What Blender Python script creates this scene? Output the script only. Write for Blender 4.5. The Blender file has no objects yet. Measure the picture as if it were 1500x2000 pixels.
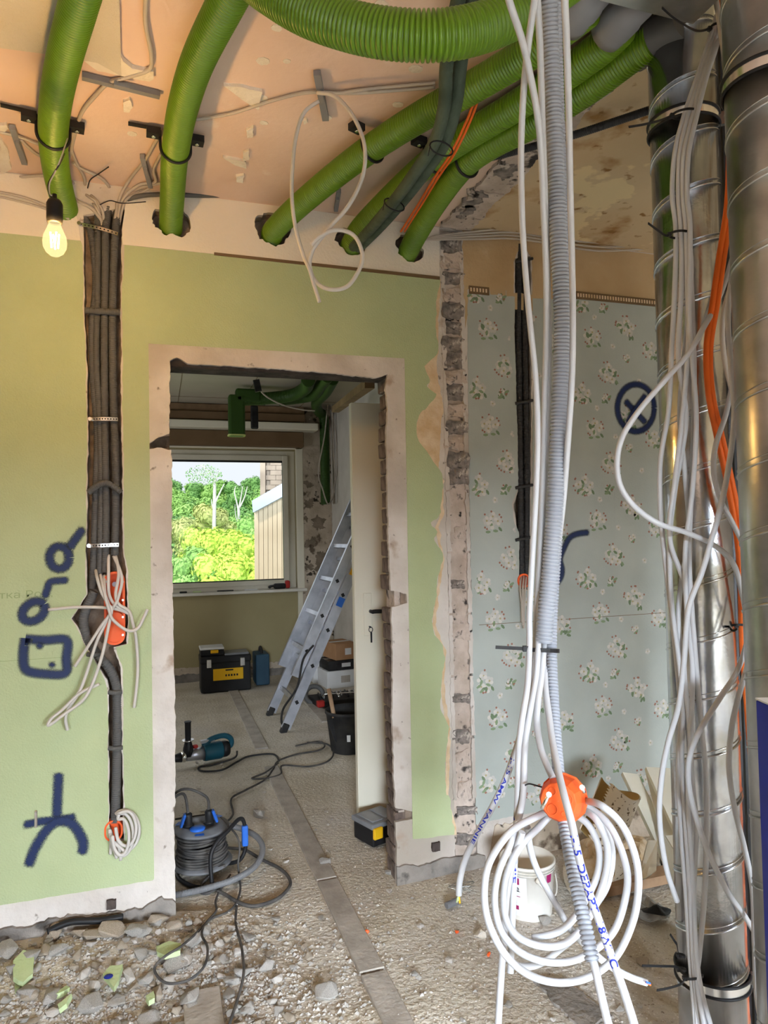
import bpy, bmesh, math, random
from mathutils import Vector, Matrix, noise
from mathutils.geometry import tessellate_polygon
rnd = random.Random(11)
SC = bpy.context.scene
COL = SC.collection
PI = math.pi

# ------------------------------------------------------------------ camera
F = 1360.0
YAW, PITCH, ROLL = .3147, .0312, .0204
CAMP = Vector((0, -2.7177, 1.42))
_f = Vector((math.sin(YAW)*math.cos(PITCH), math.cos(YAW)*math.cos(PITCH), math.sin(PITCH)))
_r0 = Vector((math.cos(YAW), -math.sin(YAW), 0)); _u0 = _r0.cross(_f)
_r = math.cos(ROLL)*_r0 - math.sin(ROLL)*_u0
_u = math.sin(ROLL)*_r0 + math.cos(ROLL)*_u0
cd = bpy.data.cameras.new('camera'); cam = bpy.data.objects.new('camera', cd); COL.objects.link(cam)
cd.sensor_fit = 'HORIZONTAL'; cd.sensor_width = 36; cd.lens = F/1500*36; cd.clip_start = .02; cd.clip_end = 600
cam.matrix_world = Matrix(((_r.x, _u.x, -_f.x, CAMP.x), (_r.y, _u.y, -_f.y, CAMP.y), (_r.z, _u.z, -_f.z, CAMP.z), (0, 0, 0, 1)))
SC.camera = cam

# ------------------------------------------------------------------ world, sun, daylight, back room fill
w = bpy.data.worlds.new('overcast_sky'); SC.world = w; w.use_nodes = True
bg = w.node_tree.nodes['Background']; bg.inputs[0].default_value = (.90, .94, 1.0, 1); bg.inputs[1].default_value = 1.12
def light(name, kind, loc, energy, color, rot=(0, 0, 0), size=None):
    l = bpy.data.lights.new(name, kind); l.energy = energy; l.color = color
    o = bpy.data.objects.new(name, l); COL.objects.link(o); o.location = loc; o.rotation_euler = rot
    if kind == 'AREA':
        l.shape = 'RECTANGLE'; l.size, l.size_y = size
    elif size: 
        if kind == 'SUN': l.angle = size
        else: l.shadow_soft_size = size
    return o
light('sun', 'SUN', (0, 0, 30), 3.2, (1, .95, .85), (math.radians(38), math.radians(-35), 0), .06)
light('daylight_front_window', 'AREA', (-4.2, -12.0, 4.1), 20000, (.78, .885, 1.0), (PI/2, 0, 0), (5.6, 4.0))
light('daylight_second_window', 'AREA', (4.2, -12.0, 4.1), 6300, (.78, .885, 1.0), (PI/2, 0, 0), (3.2, 4.0))
light('back_room_fill', 'AREA', (-1.48, 2.6, 1.5), 13, (.95, .98, 1.0), (0, -PI/2, 0), (1.2, 1.6))  # fill lamp added to brighten the back room; no side window is known
SC.view_settings.view_transform = 'Standard'; SC.view_settings.look = 'None'
SC.view_settings.gamma = 1; SC.view_settings.exposure = 0.0; SC.view_settings.use_curve_mapping = False

# ------------------------------------------------------------------ helpers
def ray(x, y): return _r*((x-750)/F) - _u*((y-1000)/F) + _f
def P(x, y, d=None, z=None, Y=None, X=None):
    """the point of the place seen at a spot of the photograph: at a depth, a height or on a wall plane"""
    v = ray(x, y)
    if d is not None: return CAMP + v*d
    if z is not None: return CAMP + v*((z-CAMP.z)/v.z)
    if Y is not None: return CAMP + v*((Y-CAMP.y)/v.y)
    return CAMP + v*((X-CAMP.x)/v.x)
def W(x, y, Y=0.0):
    p = P(x, y, Y=Y); return (p.x, p.z)
def lin(c): return c/12.92 if c <= .04045 else ((c+.055)/1.055)**2.4
def S(r, g, b): return (lin(r/255), lin(g/255), lin(b/255), 1)
def catmull(pts, n=8, closed=False):
    pts = [Vector(p) for p in pts]
    if len(pts) < 3: return pts
    out = []; N = len(pts); rng = N if closed else N-1
    for i in range(rng):
        if closed: a, b, c, d = pts[(i-1) % N], pts[i], pts[(i+1) % N], pts[(i+2) % N]
        else: a, b, c, d = pts[max(i-1, 0)], pts[i], pts[i+1], pts[min(i+2, N-1)]
        for k in range(n):
            t = k/n
            out.append(.5*((2*b)+(c-a)*t+(2*a-5*b+4*c-d)*t*t+(3*b-a-3*c+d)*t**3))
    if not closed: out.append(pts[-1])
    return out
def resample(pts, step):
    L = [0]
    for a, b in zip(pts, pts[1:]): L.append(L[-1]+(b-a).length)
    n = max(2, int(L[-1]/step)); out = []; j = 0
    for i in range(n+1):
        s = L[-1]*i/n
        while j < len(L)-2 and L[j+1] < s: j += 1
        t = (s-L[j])/max(1e-9, L[j+1]-L[j]); out.append(pts[j].lerp(pts[j+1], min(1, t)))
    return out
class MB:
    def __init__(s): s.v = []; s.f = []; s.sm = []; s.col = []
    def add(s, vs, fs, smooth=False):
        o = len(s.v); s.v += [Vector(v) for v in vs]; s.f += [tuple(i+o for i in f) for f in fs]; s.sm += [smooth]*len(fs); return s
    def box(s, c, size, rot=None, M=None):
        hx, hy, hz = size[0]/2, size[1]/2, size[2]/2
        vs = [Vector((a*hx, b*hy, d*hz)) for a in (-1, 1) for b in (-1, 1) for d in (-1, 1)]
        if rot is not None: vs = [rot @ v for v in vs]
        vs = [v+Vector(c) for v in vs]
        if M is not None: vs = [M @ v for v in vs]
        return s.add(vs, [(0, 1, 3, 2), (4, 6, 7, 5), (0, 4, 5, 1), (2, 3, 7, 6), (0, 2, 6, 4), (1, 5, 7, 3)])
    def bbox(s, c, size, bev=.004, rot=None, M=None, seg=2):
        bm = bmesh.new(); bmesh.ops.create_cube(bm, size=1)
        for v in bm.verts: v.co = Vector((v.co.x*size[0], v.co.y*size[1], v.co.z*size[2]))
        bmesh.ops.bevel(bm, geom=list(bm.edges), offset=bev, segments=seg, affect='EDGES', profile=.5)
        bm.verts.ensure_lookup_table(); vs = [v.co.copy() for v in bm.verts]; fs = [[v.index for v in f.verts] for f in bm.faces]; bm.free()
        if rot is not None: vs = [rot @ v for v in vs]
        vs = [v+Vector(c) for v in vs]
        if M is not None: vs = [M @ v for v in vs]
        return s.add(vs, fs)
    def rings(s, pts, radii, sides=8, caps=True, closed=False, smooth=True, up=None):
        pts = [Vector(p) for p in pts]; n = len(pts); vs = []; fs = []
        prev = None
        for i, p in enumerate(pts):
            if closed: t = pts[(i+1) % n]-pts[i-1]
            else: t = pts[min(i+1, n-1)]-pts[max(i-1, 0)]
            if t.length < 1e-9: t = Vector((0, 0, 1))
            t.normalize()
            if prev is None:
                a = up or (Vector((0, 0, 1)) if abs(t.z) < .9 else Vector((1, 0, 0)))
                nn = (a-t*a.dot(t)).normalized()
            else:
                nn = prev-t*prev.dot(t); nn = nn.normalized() if nn.length > 1e-6 else prev
            prev = nn; bb = t.cross(nn); r = radii[i] if isinstance(radii, list) else radii
            for k in range(sides):
                an = 2*PI*k/sides; vs.append(p+nn*(math.cos(an)*r)+bb*(math.sin(an)*r))
        m = n if closed else n-1
        for i in range(m):
            j = (i+1) % n
            for k in range(sides):
                l = (k+1) % sides; fs.append((i*sides+k, i*sides+l, j*sides+l, j*sides+k))
        s.add(vs, fs, smooth)
        if caps and not closed:
            o = len(s.v)-len(vs)
            s.f.append(tuple(o+k for k in range(sides))[::-1]); s.f.append(tuple(o+(n-1)*sides+k for k in range(sides))); s.sm += [False, False]
        return s
    def tube(s, ctrl, r, sides=8, n=8, closed=False, caps=True):
        return s.rings(catmull(ctrl, n, closed), r, sides, caps, closed)
    def corr(s, ctrl, r, pitch=.006, depth=.1, sides=16, n=10):
        pts = resample(catmull(ctrl, n), pitch/5); pr = [1-depth, 1-.15*depth, 1, 1, 1-.15*depth]
        return s.rings(pts, [r*pr[i % 5] for i in range(len(pts))], sides)
    def bar(s, a, b, wd, th, up=(0, 0, 1)):
        a = Vector(a); b = Vector(b); t = (b-a); L = t.length; t.normalize(); up = Vector(up)
        x = t.cross(up)
        if x.length < 1e-4: x = t.cross(Vector((1, 0, 0)))
        x.normalize(); u = x.cross(t)
        M = Matrix(((x.x, t.x, u.x), (x.y, t.y, u.y), (x.z, t.z, u.z)))
        return s.box((a+b)/2, (wd, L, th), rot=M)
    def lathe(s, prof, c=(0, 0, 0), sides=24, M=None, smooth=True):
        n = len(prof); vs = []; fs = []
        for (r, z) in prof:
            for k in range(sides):
                a = 2*PI*k/sides; vs.append(Vector((r*math.cos(a), r*math.sin(a), z))+Vector(c))
        for i in range(n-1):
            for k in range(sides):
                l = (k+1) % sides; fs.append((i*sides+k, i*sides+l, (i+1)*sides+l, (i+1)*sides+k))
        if M is not None: vs = [M @ v for v in vs]
        s.add(vs, fs, smooth); return s
    def slab(s, outer, y0, y1, holes=()):
        """flat piece in the x-z plane between two depths, with holes"""
        polys = [list(outer)]+[list(h) for h in holes]
        fl = [p for q in polys for p in q]
        tris = tessellate_polygon([[Vector((p[0], p[1], 0)) for p in q] for q in polys])
        n = len(fl); vs = [(p[0], y0, p[1]) for p in fl]+[(p[0], y1, p[1]) for p in fl]
        fs = []
        for t in tris:
            a, b, c = [fl[i] for i in t]
            ar = (b[0]-a[0])*(c[1]-a[1])-(b[1]-a[1])*(c[0]-a[0])
            t = tuple(t) if ar > 0 else tuple(t)[::-1]
            fs.append(t); fs.append(tuple(i+n for i in t[::-1]))
        o = 0
        for qi, q in enumerate(polys):
            m = len(q); ar = sum(q[i][0]*q[(i+1) % m][1]-q[(i+1) % m][0]*q[i][1] for i in range(m))
            for i in range(m):
                j = (i+1) % m; fc = (o+i, o+i+n, o+j+n, o+j)
                fs.append(fc if (ar > 0) == (qi == 0) else fc[::-1])
            o += m
        return s.add(vs, fs)
    def build(s, name, mat, parent=None, off=None):
        me = bpy.data.meshes.new(name); off = Vector(off) if off is not None else Vector((0, 0, 0))
        me.from_pydata([v-off for v in s.v], [], s.f); me.polygons.foreach_set('use_smooth', s.sm)
        if mat: me.materials.append(mat)
        me.update(); o = bpy.data.objects.new(name, me); COL.objects.link(o)
        if parent is not None:
            o.parent = parent
            if off.length == 0: o.matrix_parent_inverse = Matrix.Translation(-Vector(parent.location)) if parent.parent is None else Matrix.Identity(4)
        else: o.location = off
        return o
def center(s):
    lo = [min(v[i] for v in s.v) for i in range(3)]; hi = [max(v[i] for v in s.v) for i in range(3)]
    return Vector(((lo[0]+hi[0])/2, (lo[1]+hi[1])/2, lo[2]))
def tag(o, label, cat, group=None):
    o['label'] = label; o['category'] = cat
    if group: o['group'] = group
    return o
def thing(name, label, cat, loc=(0, 0, 0), group=None):
    o = bpy.data.objects.new(name, None); COL.objects.link(o); o.location = loc; o.empty_display_size = .05
    return tag(o, label, cat, group)
def single(mb, name, mat, label, cat, group=None):
    return tag(mb.build(name, mat, None, center(mb)), label, cat, group)
def sub(mb, name, mat, part):
    """a piece of a part, both built in place"""
    o = mb.build(name, mat); o.parent = part; o.matrix_parent_inverse = Matrix.Identity(4)
    return o
def struct(o): o['kind'] = 'structure'; return o
def jag(pts, amp, step, seed=0, closed=True, octv=3):
    out = []; n = len(pts)
    for i in range(n if closed else n-1):
        a = Vector(pts[i]); b = Vector(pts[(i+1) % n]); L = (b-a).length; k = max(1, int(L/step)); nn = Vector((-(b-a).y, (b-a).x)); nn = nn/max(L, 1e-9)
        for j in range(k):
            p = a.lerp(b, j/k); d = noise.fractal(Vector((p.x*23, p.y*23, seed*7.3)), 1.0, 2.0, octv)
            d2 = noise.noise(Vector((p.x*110, p.y*110, seed*3.1)))
            out.append(tuple(p+nn*amp*(d+.5*d2)))
    if not closed: out.append(tuple(pts[-1]))
    return out

# ------------------------------------------------------------------ materials
def mat(name, c1, c2=None, scale=8, rough=.8, metal=0, bump=0, bscale=60, spots=None, spec=.3, detail=6, coat=0, contrast=(.35, .65)):
    m = bpy.data.materials.new(name); m.use_nodes = True; nt = m.node_tree; N = nt.nodes; L = nt.links
    b = N['Principled BSDF']; b.inputs['Roughness'].default_value = rough; b.inputs['Metallic'].default_value = metal
    b.inputs['Specular IOR Level'].default_value = spec
    if coat: b.inputs['Coat Weight'].default_value = coat; b.inputs['Coat Roughness'].default_value = .15
    tc = N.new('ShaderNodeTexCoord')
    if c2 is None: b.inputs['Base Color'].default_value = c1
    else:
        n = N.new('ShaderNodeTexNoise'); n.inputs['Scale'].default_value = scale; n.inputs['Detail'].default_value = detail
        L.new(tc.outputs['Object'], n.inputs['Vector'])
        r = N.new('ShaderNodeValToRGB'); r.color_ramp.elements[0].color = c1; r.color_ramp.elements[1].color = c2
        r.color_ramp.elements[0].position, r.color_ramp.elements[1].position = contrast
        L.new(n.outputs['Fac'], r.inputs['Fac']); out = r.outputs['Color']
        for (sc, lo, hi, cc) in (spots or []):
            n2 = N.new('ShaderNodeTexNoise'); n2.inputs['Scale'].default_value = sc; n2.inputs['Detail'].default_value = 5
            L.new(tc.outputs['Object'], n2.inputs['Vector'])
            r2 = N.new('ShaderNodeMapRange'); r2.inputs[1].default_value = lo; r2.inputs[2].default_value = hi; L.new(n2.outputs['Fac'], r2.inputs[0])
            mx = N.new('ShaderNodeMix'); mx.data_type = 'RGBA'; L.new(r2.outputs[0], mx.inputs['Factor']); L.new(out, mx.inputs[6]); mx.inputs[7].default_value = cc
            out = mx.outputs[2]
        L.new(out, b.inputs['Base Color'])
    if bump:
        n3 = N.new('ShaderNodeTexNoise'); n3.inputs['Scale'].default_value = bscale; n3.inputs['Detail'].default_value = 8
        L.new(tc.outputs['Object'], n3.inputs['Vector'])
        bp = N.new('ShaderNodeBump'); bp.inputs['Strength'].default_value = bump; bp.inputs['Distance'].default_value = .01
        L.new(n3.outputs['Fac'], bp.inputs['Height']); L.new(bp.outputs[0], b.inputs['Normal'])
    return m
M = {}
M['green_paper'] = mat('green_wallpaper', S(174, 185, 143), S(182, 193, 151), 3, .85, bump=.35, bscale=160, spots=[(1.7, .6, .75, S(174, 184, 140))])
M['plaster'] = mat('old_plaster', S(196, 187, 178), S(216, 209, 202), 5, .9, bump=.5, bscale=40, spots=[(1.6, .5, .66, S(174, 164, 152)), (9, .62, .74, S(168, 148, 130)), (30, .66, .74, S(130, 118, 108))])
M['band'] = mat('wall_band', S(226, 218, 206), S(234, 226, 214), 2, .9, bump=.2, bscale=90)
M['masonry'] = mat('masonry', S(104, 90, 78), S(150, 132, 116), 14, .95, bump=.9, bscale=45)
M['concrete'] = mat('concrete_base', S(120, 115, 110), S(158, 150, 142), 9, .95, bump=.8, bscale=50, spots=[(14, .6, .7, S(84, 80, 76))])
M['brick'] = mat('brown_brick', S(92, 80, 74), S(130, 114, 104), 22, .95, bump=.7, bscale=70, spots=[(40, .62, .72, S(160, 145, 132))])
M['soot'] = mat('sooty_brick', S(104, 98, 94), S(160, 150, 142), 26, .95, bump=.9, bscale=60, spots=[(20, .58, .66, S(34, 32, 32)), (33, .58, .66, S(196, 184, 172))])
M['mortar'] = mat('mortar_remains', S(180, 164, 150), S(205, 190, 178), 16, .95, bump=.9, bscale=45, spots=[(13, .6, .67, S(60, 56, 54)), (28, .62, .7, S(40, 38, 38))])
M['lintel'] = mat('dark_lintel', S(52, 46, 44), S(80, 70, 66), 20, .9, bump=.9, bscale=50)
M['tan'] = mat('stained_tan_plaster', S(180, 152, 112), S(198, 172, 134), 3, .9, bump=.25, bscale=60, spots=[(6, .64, .78, S(206, 184, 152))])
M['floral'] = mat('floral_ground', S(168, 174, 168), S(178, 184, 178), 4, .8, bump=.12, bscale=120, spots=[(5, .66, .8, S(166, 170, 160))])
M['paper_torn'] = mat('torn_paper', S(210, 180, 140), S(226, 206, 178), 18, .9, bump=.5, bscale=60)
M['pink'] = mat('pink_plasterboard', S(220, 190, 170), S(228, 202, 184), 2.5, .9, bump=.15, bscale=50, spots=[(7, .66, .75, S(230, 210, 194)), (3, .62, .8, S(206, 172, 150))])
M['whiteboard'] = mat('white_ceiling_board', S(204, 194, 174), S(214, 204, 186), 3, .9, bump=.5, bscale=220)
M['gypsum'] = mat('gypsum', S(220, 208, 190), S(236, 228, 214), 9, .95, bump=.5, bscale=60)
M['beige_ceiling'] = mat('beige_ceiling', S(196, 172, 136), S(206, 184, 150), 2, .9, bump=.15, bscale=60, spots=[(5, .58, .7, S(160, 122, 74)), (16, .62, .7, S(140, 104, 62)), (3.2, .62, .64, S(222, 202, 160))])
M['sand'] = mat('dusty_sand_floor', S(190, 179, 160), S(214, 205, 190), 3, .97, bump=1.0, bscale=55, spots=[(1.1, .5, .62, S(200, 192, 182)), (130, .6, .68, S(228, 224, 218)), (70, .64, .7, S(146, 134, 118))], detail=9)
M['strip'] = mat('grey_screed_rail', S(160, 152, 142), S(184, 176, 166), 12, .9, bump=.3, bscale=60)
M['green_duct'] = mat('green_duct_plastic', S(92, 128, 18), S(100, 138, 22), 2, .34, spec=.5)
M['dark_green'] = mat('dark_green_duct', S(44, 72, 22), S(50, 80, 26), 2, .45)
M['grey_conduit'] = mat('grey_conduit', S(112, 112, 114), S(124, 124, 126), 5, .5)
M['dark_conduit'] = mat('dark_conduit', S(84, 83, 82), S(96, 95, 93), 5, .55)
M['black_conduit'] = mat('black_conduit', S(44, 44, 46), S(54, 54, 56), 5, .5)
M['light_conduit'] = mat('light_grey_conduit', S(150, 154, 162), S(160, 164, 172), 5, .45)
M['white_cable'] = mat('white_cable', S(186, 187, 190), S(194, 195, 198), 3, .42, spec=.35)
M['grey_cable'] = mat('light_grey_cable', S(196, 190, 182), S(206, 200, 194), 5, .5)
M['beige_cable'] = mat('grey_beige_cable', S(176, 166, 154), S(190, 180, 168), 5, .55)
M['orange'] = mat('orange_plastic', S(236, 94, 40), S(242, 104, 50), 6, .5)
M['orange_cable'] = mat('orange_cable', S(226, 100, 30), S(232, 110, 38), 6, .5)
M['black'] = mat('black_plastic', S(26, 26, 28), S(34, 34, 36), 10, .5)
M['rubber'] = mat('black_rubber', S(40, 40, 42), S(60, 58, 56), 14, .75)
M['dusty_cable'] = mat('dusty_black_cable', S(64, 62, 62), S(92, 88, 84), 20, .8)
M['insul'] = mat('dark_pipe_lagging', S(62, 74, 62), S(80, 92, 78), 12, .85, bump=.6, bscale=40)
M['galv'] = mat('galvanised_steel', S(190, 194, 200), S(220, 224, 230), 14, .2, metal=1, bump=.05, bscale=60, spots=[(5, .58, .7, S(168, 164, 152))])
M['galv_dull'] = mat('dull_galvanised_steel', S(160, 160, 158), S(196, 196, 192), 9, .32, metal=1, bump=.06, bscale=60, spots=[(4, .56, .64, S(190, 190, 186))])
M['alu'] = mat('aluminium', S(176, 180, 190), S(206, 208, 216), 10, .38, metal=.85)
M['zinc'] = mat('bright_zinc', S(225, 225, 225), S(240, 240, 240), 10, .25, metal=1)
M['dark_steel'] = mat('dark_steel', S(50, 50, 52), S(70, 70, 72), 10, .4, metal=.8)
M['cream'] = mat('cream_paint', S(232, 226, 206), S(236, 230, 212), 2, .5)
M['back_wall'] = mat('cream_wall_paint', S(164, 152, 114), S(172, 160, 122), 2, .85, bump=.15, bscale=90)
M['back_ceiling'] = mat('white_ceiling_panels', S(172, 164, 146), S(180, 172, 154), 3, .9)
M['rough_plaster'] = mat('rough_plaster', S(176, 160, 140), S(206, 192, 174), 6, .95, bump=1.0, bscale=24, spots=[(8, .58, .64, S(108, 94, 80)), (15, .63, .68, S(66, 58, 50))])
M['old_brickwork'] = mat('bare_brickwork', S(116, 104, 90), S(146, 132, 116), 12, .95, bump=.8, bscale=40)
M['light_plaster'] = mat('light_smooth_plaster', S(206, 200, 190), S(220, 214, 206), 4, .9, bump=.2, bscale=40)
M['brown_wood'] = mat('brown_wood', S(120, 96, 70), S(150, 122, 92), 6, .7)
M['raw_wood'] = mat('raw_wood_plank', S(150, 118, 90), S(184, 152, 122), 10, .85, bump=.4, bscale=40)
M['shutter'] = mat('shutter_box_brown', S(108, 86, 60), S(120, 96, 70), 4, .7)
M['pvc'] = mat('white_window_frame', S(214, 208, 190), S(222, 216, 200), 4, .4)
M['sill'] = mat('stone_sill', S(222, 218, 206), S(232, 228, 218), 10, .4)
M['yellow'] = mat('yellow_label', S(236, 180, 20), S(240, 188, 30), 10, .5)
M['tan_card'] = mat('brown_cardboard', S(170, 128, 92), S(180, 138, 102), 10, .85)
M['white_card'] = mat('white_carton', S(220, 220, 220), S(230, 230, 230), 6, .7)
M['teal'] = mat('teal_tool_plastic', S(24, 78, 96), S(30, 88, 106), 8, .45)
M['navy'] = mat('navy_case', S(44, 74, 96), S(52, 84, 106), 8, .5)
M['blue'] = mat('blue_plastic', S(40, 100, 196), S(52, 112, 206), 6, .4)
M['bluebox'] = mat('blue_print', S(26, 38, 150), S(30, 44, 160), 6, .4)
M['reel_grey'] = mat('dusty_grey_reel', S(96, 98, 102), S(120, 120, 122), 12, .6)
M['organizer'] = mat('grey_clear_lid', S(120, 122, 126), S(136, 138, 142), 8, .3)
M['red'] = mat('red_plastic', S(170, 40, 36), S(180, 48, 42), 8, .5)
M['bucket_white'] = mat('white_bucket_plastic', S(222, 216, 206), S(234, 230, 222), 6, .45, spots=[(5, .62, .74, S(196, 184, 166))])
M['sleeve'] = mat('grey_sleeve_plastic', S(122, 122, 126), S(134, 134, 138), 4, .5)
M['magenta'] = mat('magenta_print', S(150, 30, 90), S(160, 36, 98), 8, .5)
M['ink'] = mat('black_ink', S(24, 24, 26), None, rough=.6)
M['blueink'] = mat('blue_marker', S(30, 46, 160), None, rough=.6)
M['pencil'] = mat('pencil_mark', S(150, 164, 120), None, rough=.9)
M['stone'] = mat('grey_rubble', S(160, 155, 148), S(198, 192, 184), 20, .95, bump=.6, bscale=60)
M['stone2'] = mat('pale_rubble', S(186, 178, 168), S(212, 204, 196), 20, .95, bump=.5, bscale=60)
M['stone3'] = mat('brown_rubble', S(168, 154, 136), S(196, 182, 164), 20, .95, bump=.6, bscale=60)
M['greenchip'] = mat('green_painted_plaster', S(186, 202, 150), S(194, 208, 160), 14, .9, bump=.3)
M['cork'] = mat('perforated_tile', S(222, 212, 194), S(230, 222, 206), 8, .9, spots=[(75, .60, .64, S(110, 92, 70))])
M['tile_back'] = mat('perforated_tile_back', S(178, 148, 92), S(190, 160, 104), 8, .9)
M['board'] = mat('cream_board', S(226, 222, 204), S(234, 230, 214), 6, .85)
M['film'] = mat('grey_plastic_film', S(150, 148, 144), S(170, 168, 164), 6, .25)
M['siding'] = mat('beige_siding', S(178, 160, 134), S(188, 170, 144), 1.5, .7)
M['flash'] = mat('zinc_flashing', S(150, 162, 182), S(160, 172, 190), 2, .4)
M['far_brick'] = mat('far_brick', S(122, 108, 94), S(140, 126, 110), 3, .9)
M['birch'] = mat('pale_bark', S(200, 198, 190), S(214, 212, 206), 3, .9)
M['leaf_dark'] = mat('leaves_dark', S(110, 160, 90), S(140, 190, 112), .6, .8)
M['leaf_mid'] = mat('leaves_mid', S(146, 194, 104), S(172, 214, 124), .6, .8)
M['leaf_lime'] = mat('leaves_lime', S(190, 220, 84), S(214, 236, 116), .8, .8)
M['leaf_pale'] = mat('leaves_pale', S(186, 198, 120), S(206, 212, 140), .8, .8)
M['grass'] = mat('grass', S(110, 150, 60), S(130, 170, 80), .5, .9)

def emis(name, c, s):
    m = bpy.data.materials.new(name); m.use_nodes = True; b = m.node_tree.nodes['Principled BSDF']
    b.inputs['Base Color'].default_value = c; b.inputs['Emission Color'].default_value = c; b.inputs['Emission Strength'].default_value = s
    return m
M['filament'] = emis('glowing_filament', (1, .72, .32, 1), 60)
def glassmat(name, tint, gloss=.08, rough=.02):
    m = bpy.data.materials.new(name); m.use_nodes = True; nt = m.node_tree; N = nt.nodes; L = nt.links; N.remove(N['Principled BSDF'])
    t = N.new('ShaderNodeBsdfTransparent'); t.inputs[0].default_value = tint; g = N.new('ShaderNodeBsdfGlossy'); g.inputs['Roughness'].default_value = rough
    fr = N.new('ShaderNodeFresnel'); fr.inputs[0].default_value = 1.45; mx = N.new('ShaderNodeMixShader')
    g.inputs['Color'].default_value = (.35, .35, .35, 1); L.new(fr.outputs[0], mx.inputs[0]); L.new(t.outputs[0], mx.inputs[1]); L.new(g.outputs[0], mx.inputs[2]); L.new(mx.outputs[0], N['Material Output'].inputs[0])
    return m
M['glass'] = glassmat('window_glass', (.97, .98, .98, 1))
M['bulb_glass'] = glassmat('bulb_glass', (1, .93, .75, 1))
def bulb_glow():
    m = bpy.data.materials.new('warm_bulb_glass'); m.use_nodes = True; nt = m.node_tree; N = nt.nodes; L = nt.links; N.remove(N['Principled BSDF'])
    t = N.new('ShaderNodeBsdfTransparent'); t.inputs[0].default_value = (1, .95, .8, 1); e = N.new('ShaderNodeEmission'); e.inputs[0].default_value = (1, .78, .38, 1); e.inputs[1].default_value = 1.6
    a = N.new('ShaderNodeMixShader'); a.inputs[0].default_value = .45
    L.new(t.outputs[0], a.inputs[1]); L.new(e.outputs[0], a.inputs[2]); L.new(a.outputs[0], N['Material Output'].inputs[0]); return m
M['bulb_glow'] = bulb_glow()
def spraymat():
    m = bpy.data.materials.new('blue_spray_paint'); m.use_nodes = True; nt = m.node_tree; N = nt.nodes; L = nt.links
    b = N['Principled BSDF']; b.inputs['Base Color'].default_value = S(8, 34, 80); b.inputs['Roughness'].default_value = .6
    at = N.new('ShaderNodeAttribute'); at.attribute_name = 'edge'; n = N.new('ShaderNodeTexNoise'); n.inputs['Scale'].default_value = 420; n.inputs['Detail'].default_value = 3
    tc = N.new('ShaderNodeTexCoord'); L.new(tc.outputs['Object'], n.inputs['Vector'])
    ad = N.new('ShaderNodeMath'); ad.operation = 'ADD'; L.new(at.outputs['Fac'], ad.inputs[0]); L.new(n.outputs['Fac'], ad.inputs[1])
    mr = N.new('ShaderNodeMapRange'); mr.inputs[1].default_value = .62; mr.inputs[2].default_value = 1.2; mr.inputs[4].default_value = .97; L.new(ad.outputs[0], mr.inputs[0])
    t = N.new('ShaderNodeBsdfTransparent'); mx = N.new('ShaderNodeMixShader'); L.new(mr.outputs[0], mx.inputs[0]); L.new(t.outputs[0], mx.inputs[1]); L.new(b.outputs[0], mx.inputs[2])
    L.new(mx.outputs[0], N['Material Output'].inputs[0]); return m
M['spray'] = spraymat()
def colmat():
    m = bpy.data.materials.new('flower_print'); m.use_nodes = True; nt = m.node_tree; at = nt.nodes.new('ShaderNodeAttribute'); at.attribute_name = 'Col'
    nt.links.new(at.outputs['Color'], nt.nodes['Principled BSDF'].inputs['Base Color']); nt.nodes['Principled BSDF'].inputs['Roughness'].default_value = .85; return m
M['print'] = colmat()
def text_mesh(txt, size=1.0, bold=0.0):
    c = bpy.data.curves.new('t', 'FONT'); c.body = txt; c.size = size; c.resolution_u = 3; c.offset = bold
    o = bpy.data.objects.new('t', c); COL.objects.link(o); dg = bpy.context.evaluated_depsgraph_get(); me = o.evaluated_get(dg).to_mesh()
    vs = [v.co.copy() for v in me.vertices]; fs = [tuple(p.vertices) for p in me.polygons]; o.evaluated_get(dg).to_mesh_clear()
    bpy.data.objects.remove(o); bpy.data.curves.remove(c); return vs, fs
H = 2.73      # ceiling height
BY = 4.45     # window wall of the back room
XL, XR, YR = -1.6, 3.4, -6.5

# ================================================================== SETTING
def fh(x, y):
    m = .06*math.exp(-((y+.1)/.26)**2)*(1/(1+math.exp((x-.12)*14))) if y < .05 else 0
    m += .035*math.exp(-(((x-1.75)/.45)**2+((y+.15)/.25)**2)) if y < .05 else 0
    n = noise.fractal(Vector((x*3.1, y*3.1, 0)), 1.0, 2.0, 4)*.007 + noise.noise(Vector((x*30, y*30, 2)))*.0025
    return m+n
def axis(lo, hi, a, b, fine, coarse):
    o = []; t = lo
    while t < hi: o.append(t); t += fine if a <= t < b else coarse
    return o+[hi]
gx = axis(XL, XR, -.7, 2.3, .022, .12); gy = axis(YR, BY, -1.3, 3.0, .022, .06)
vs = [(x, y, fh(x, y)) for y in gy for x in gx]; nx = len(gx)
fs = [(j*nx+i, j*nx+i+1, (j+1)*nx+i+1, (j+1)*nx+i) for j in range(len(gy)-1) for i in range(nx-1)]
floor = struct(MB().add(vs, fs, True).build('floor', M['sand']))
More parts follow.
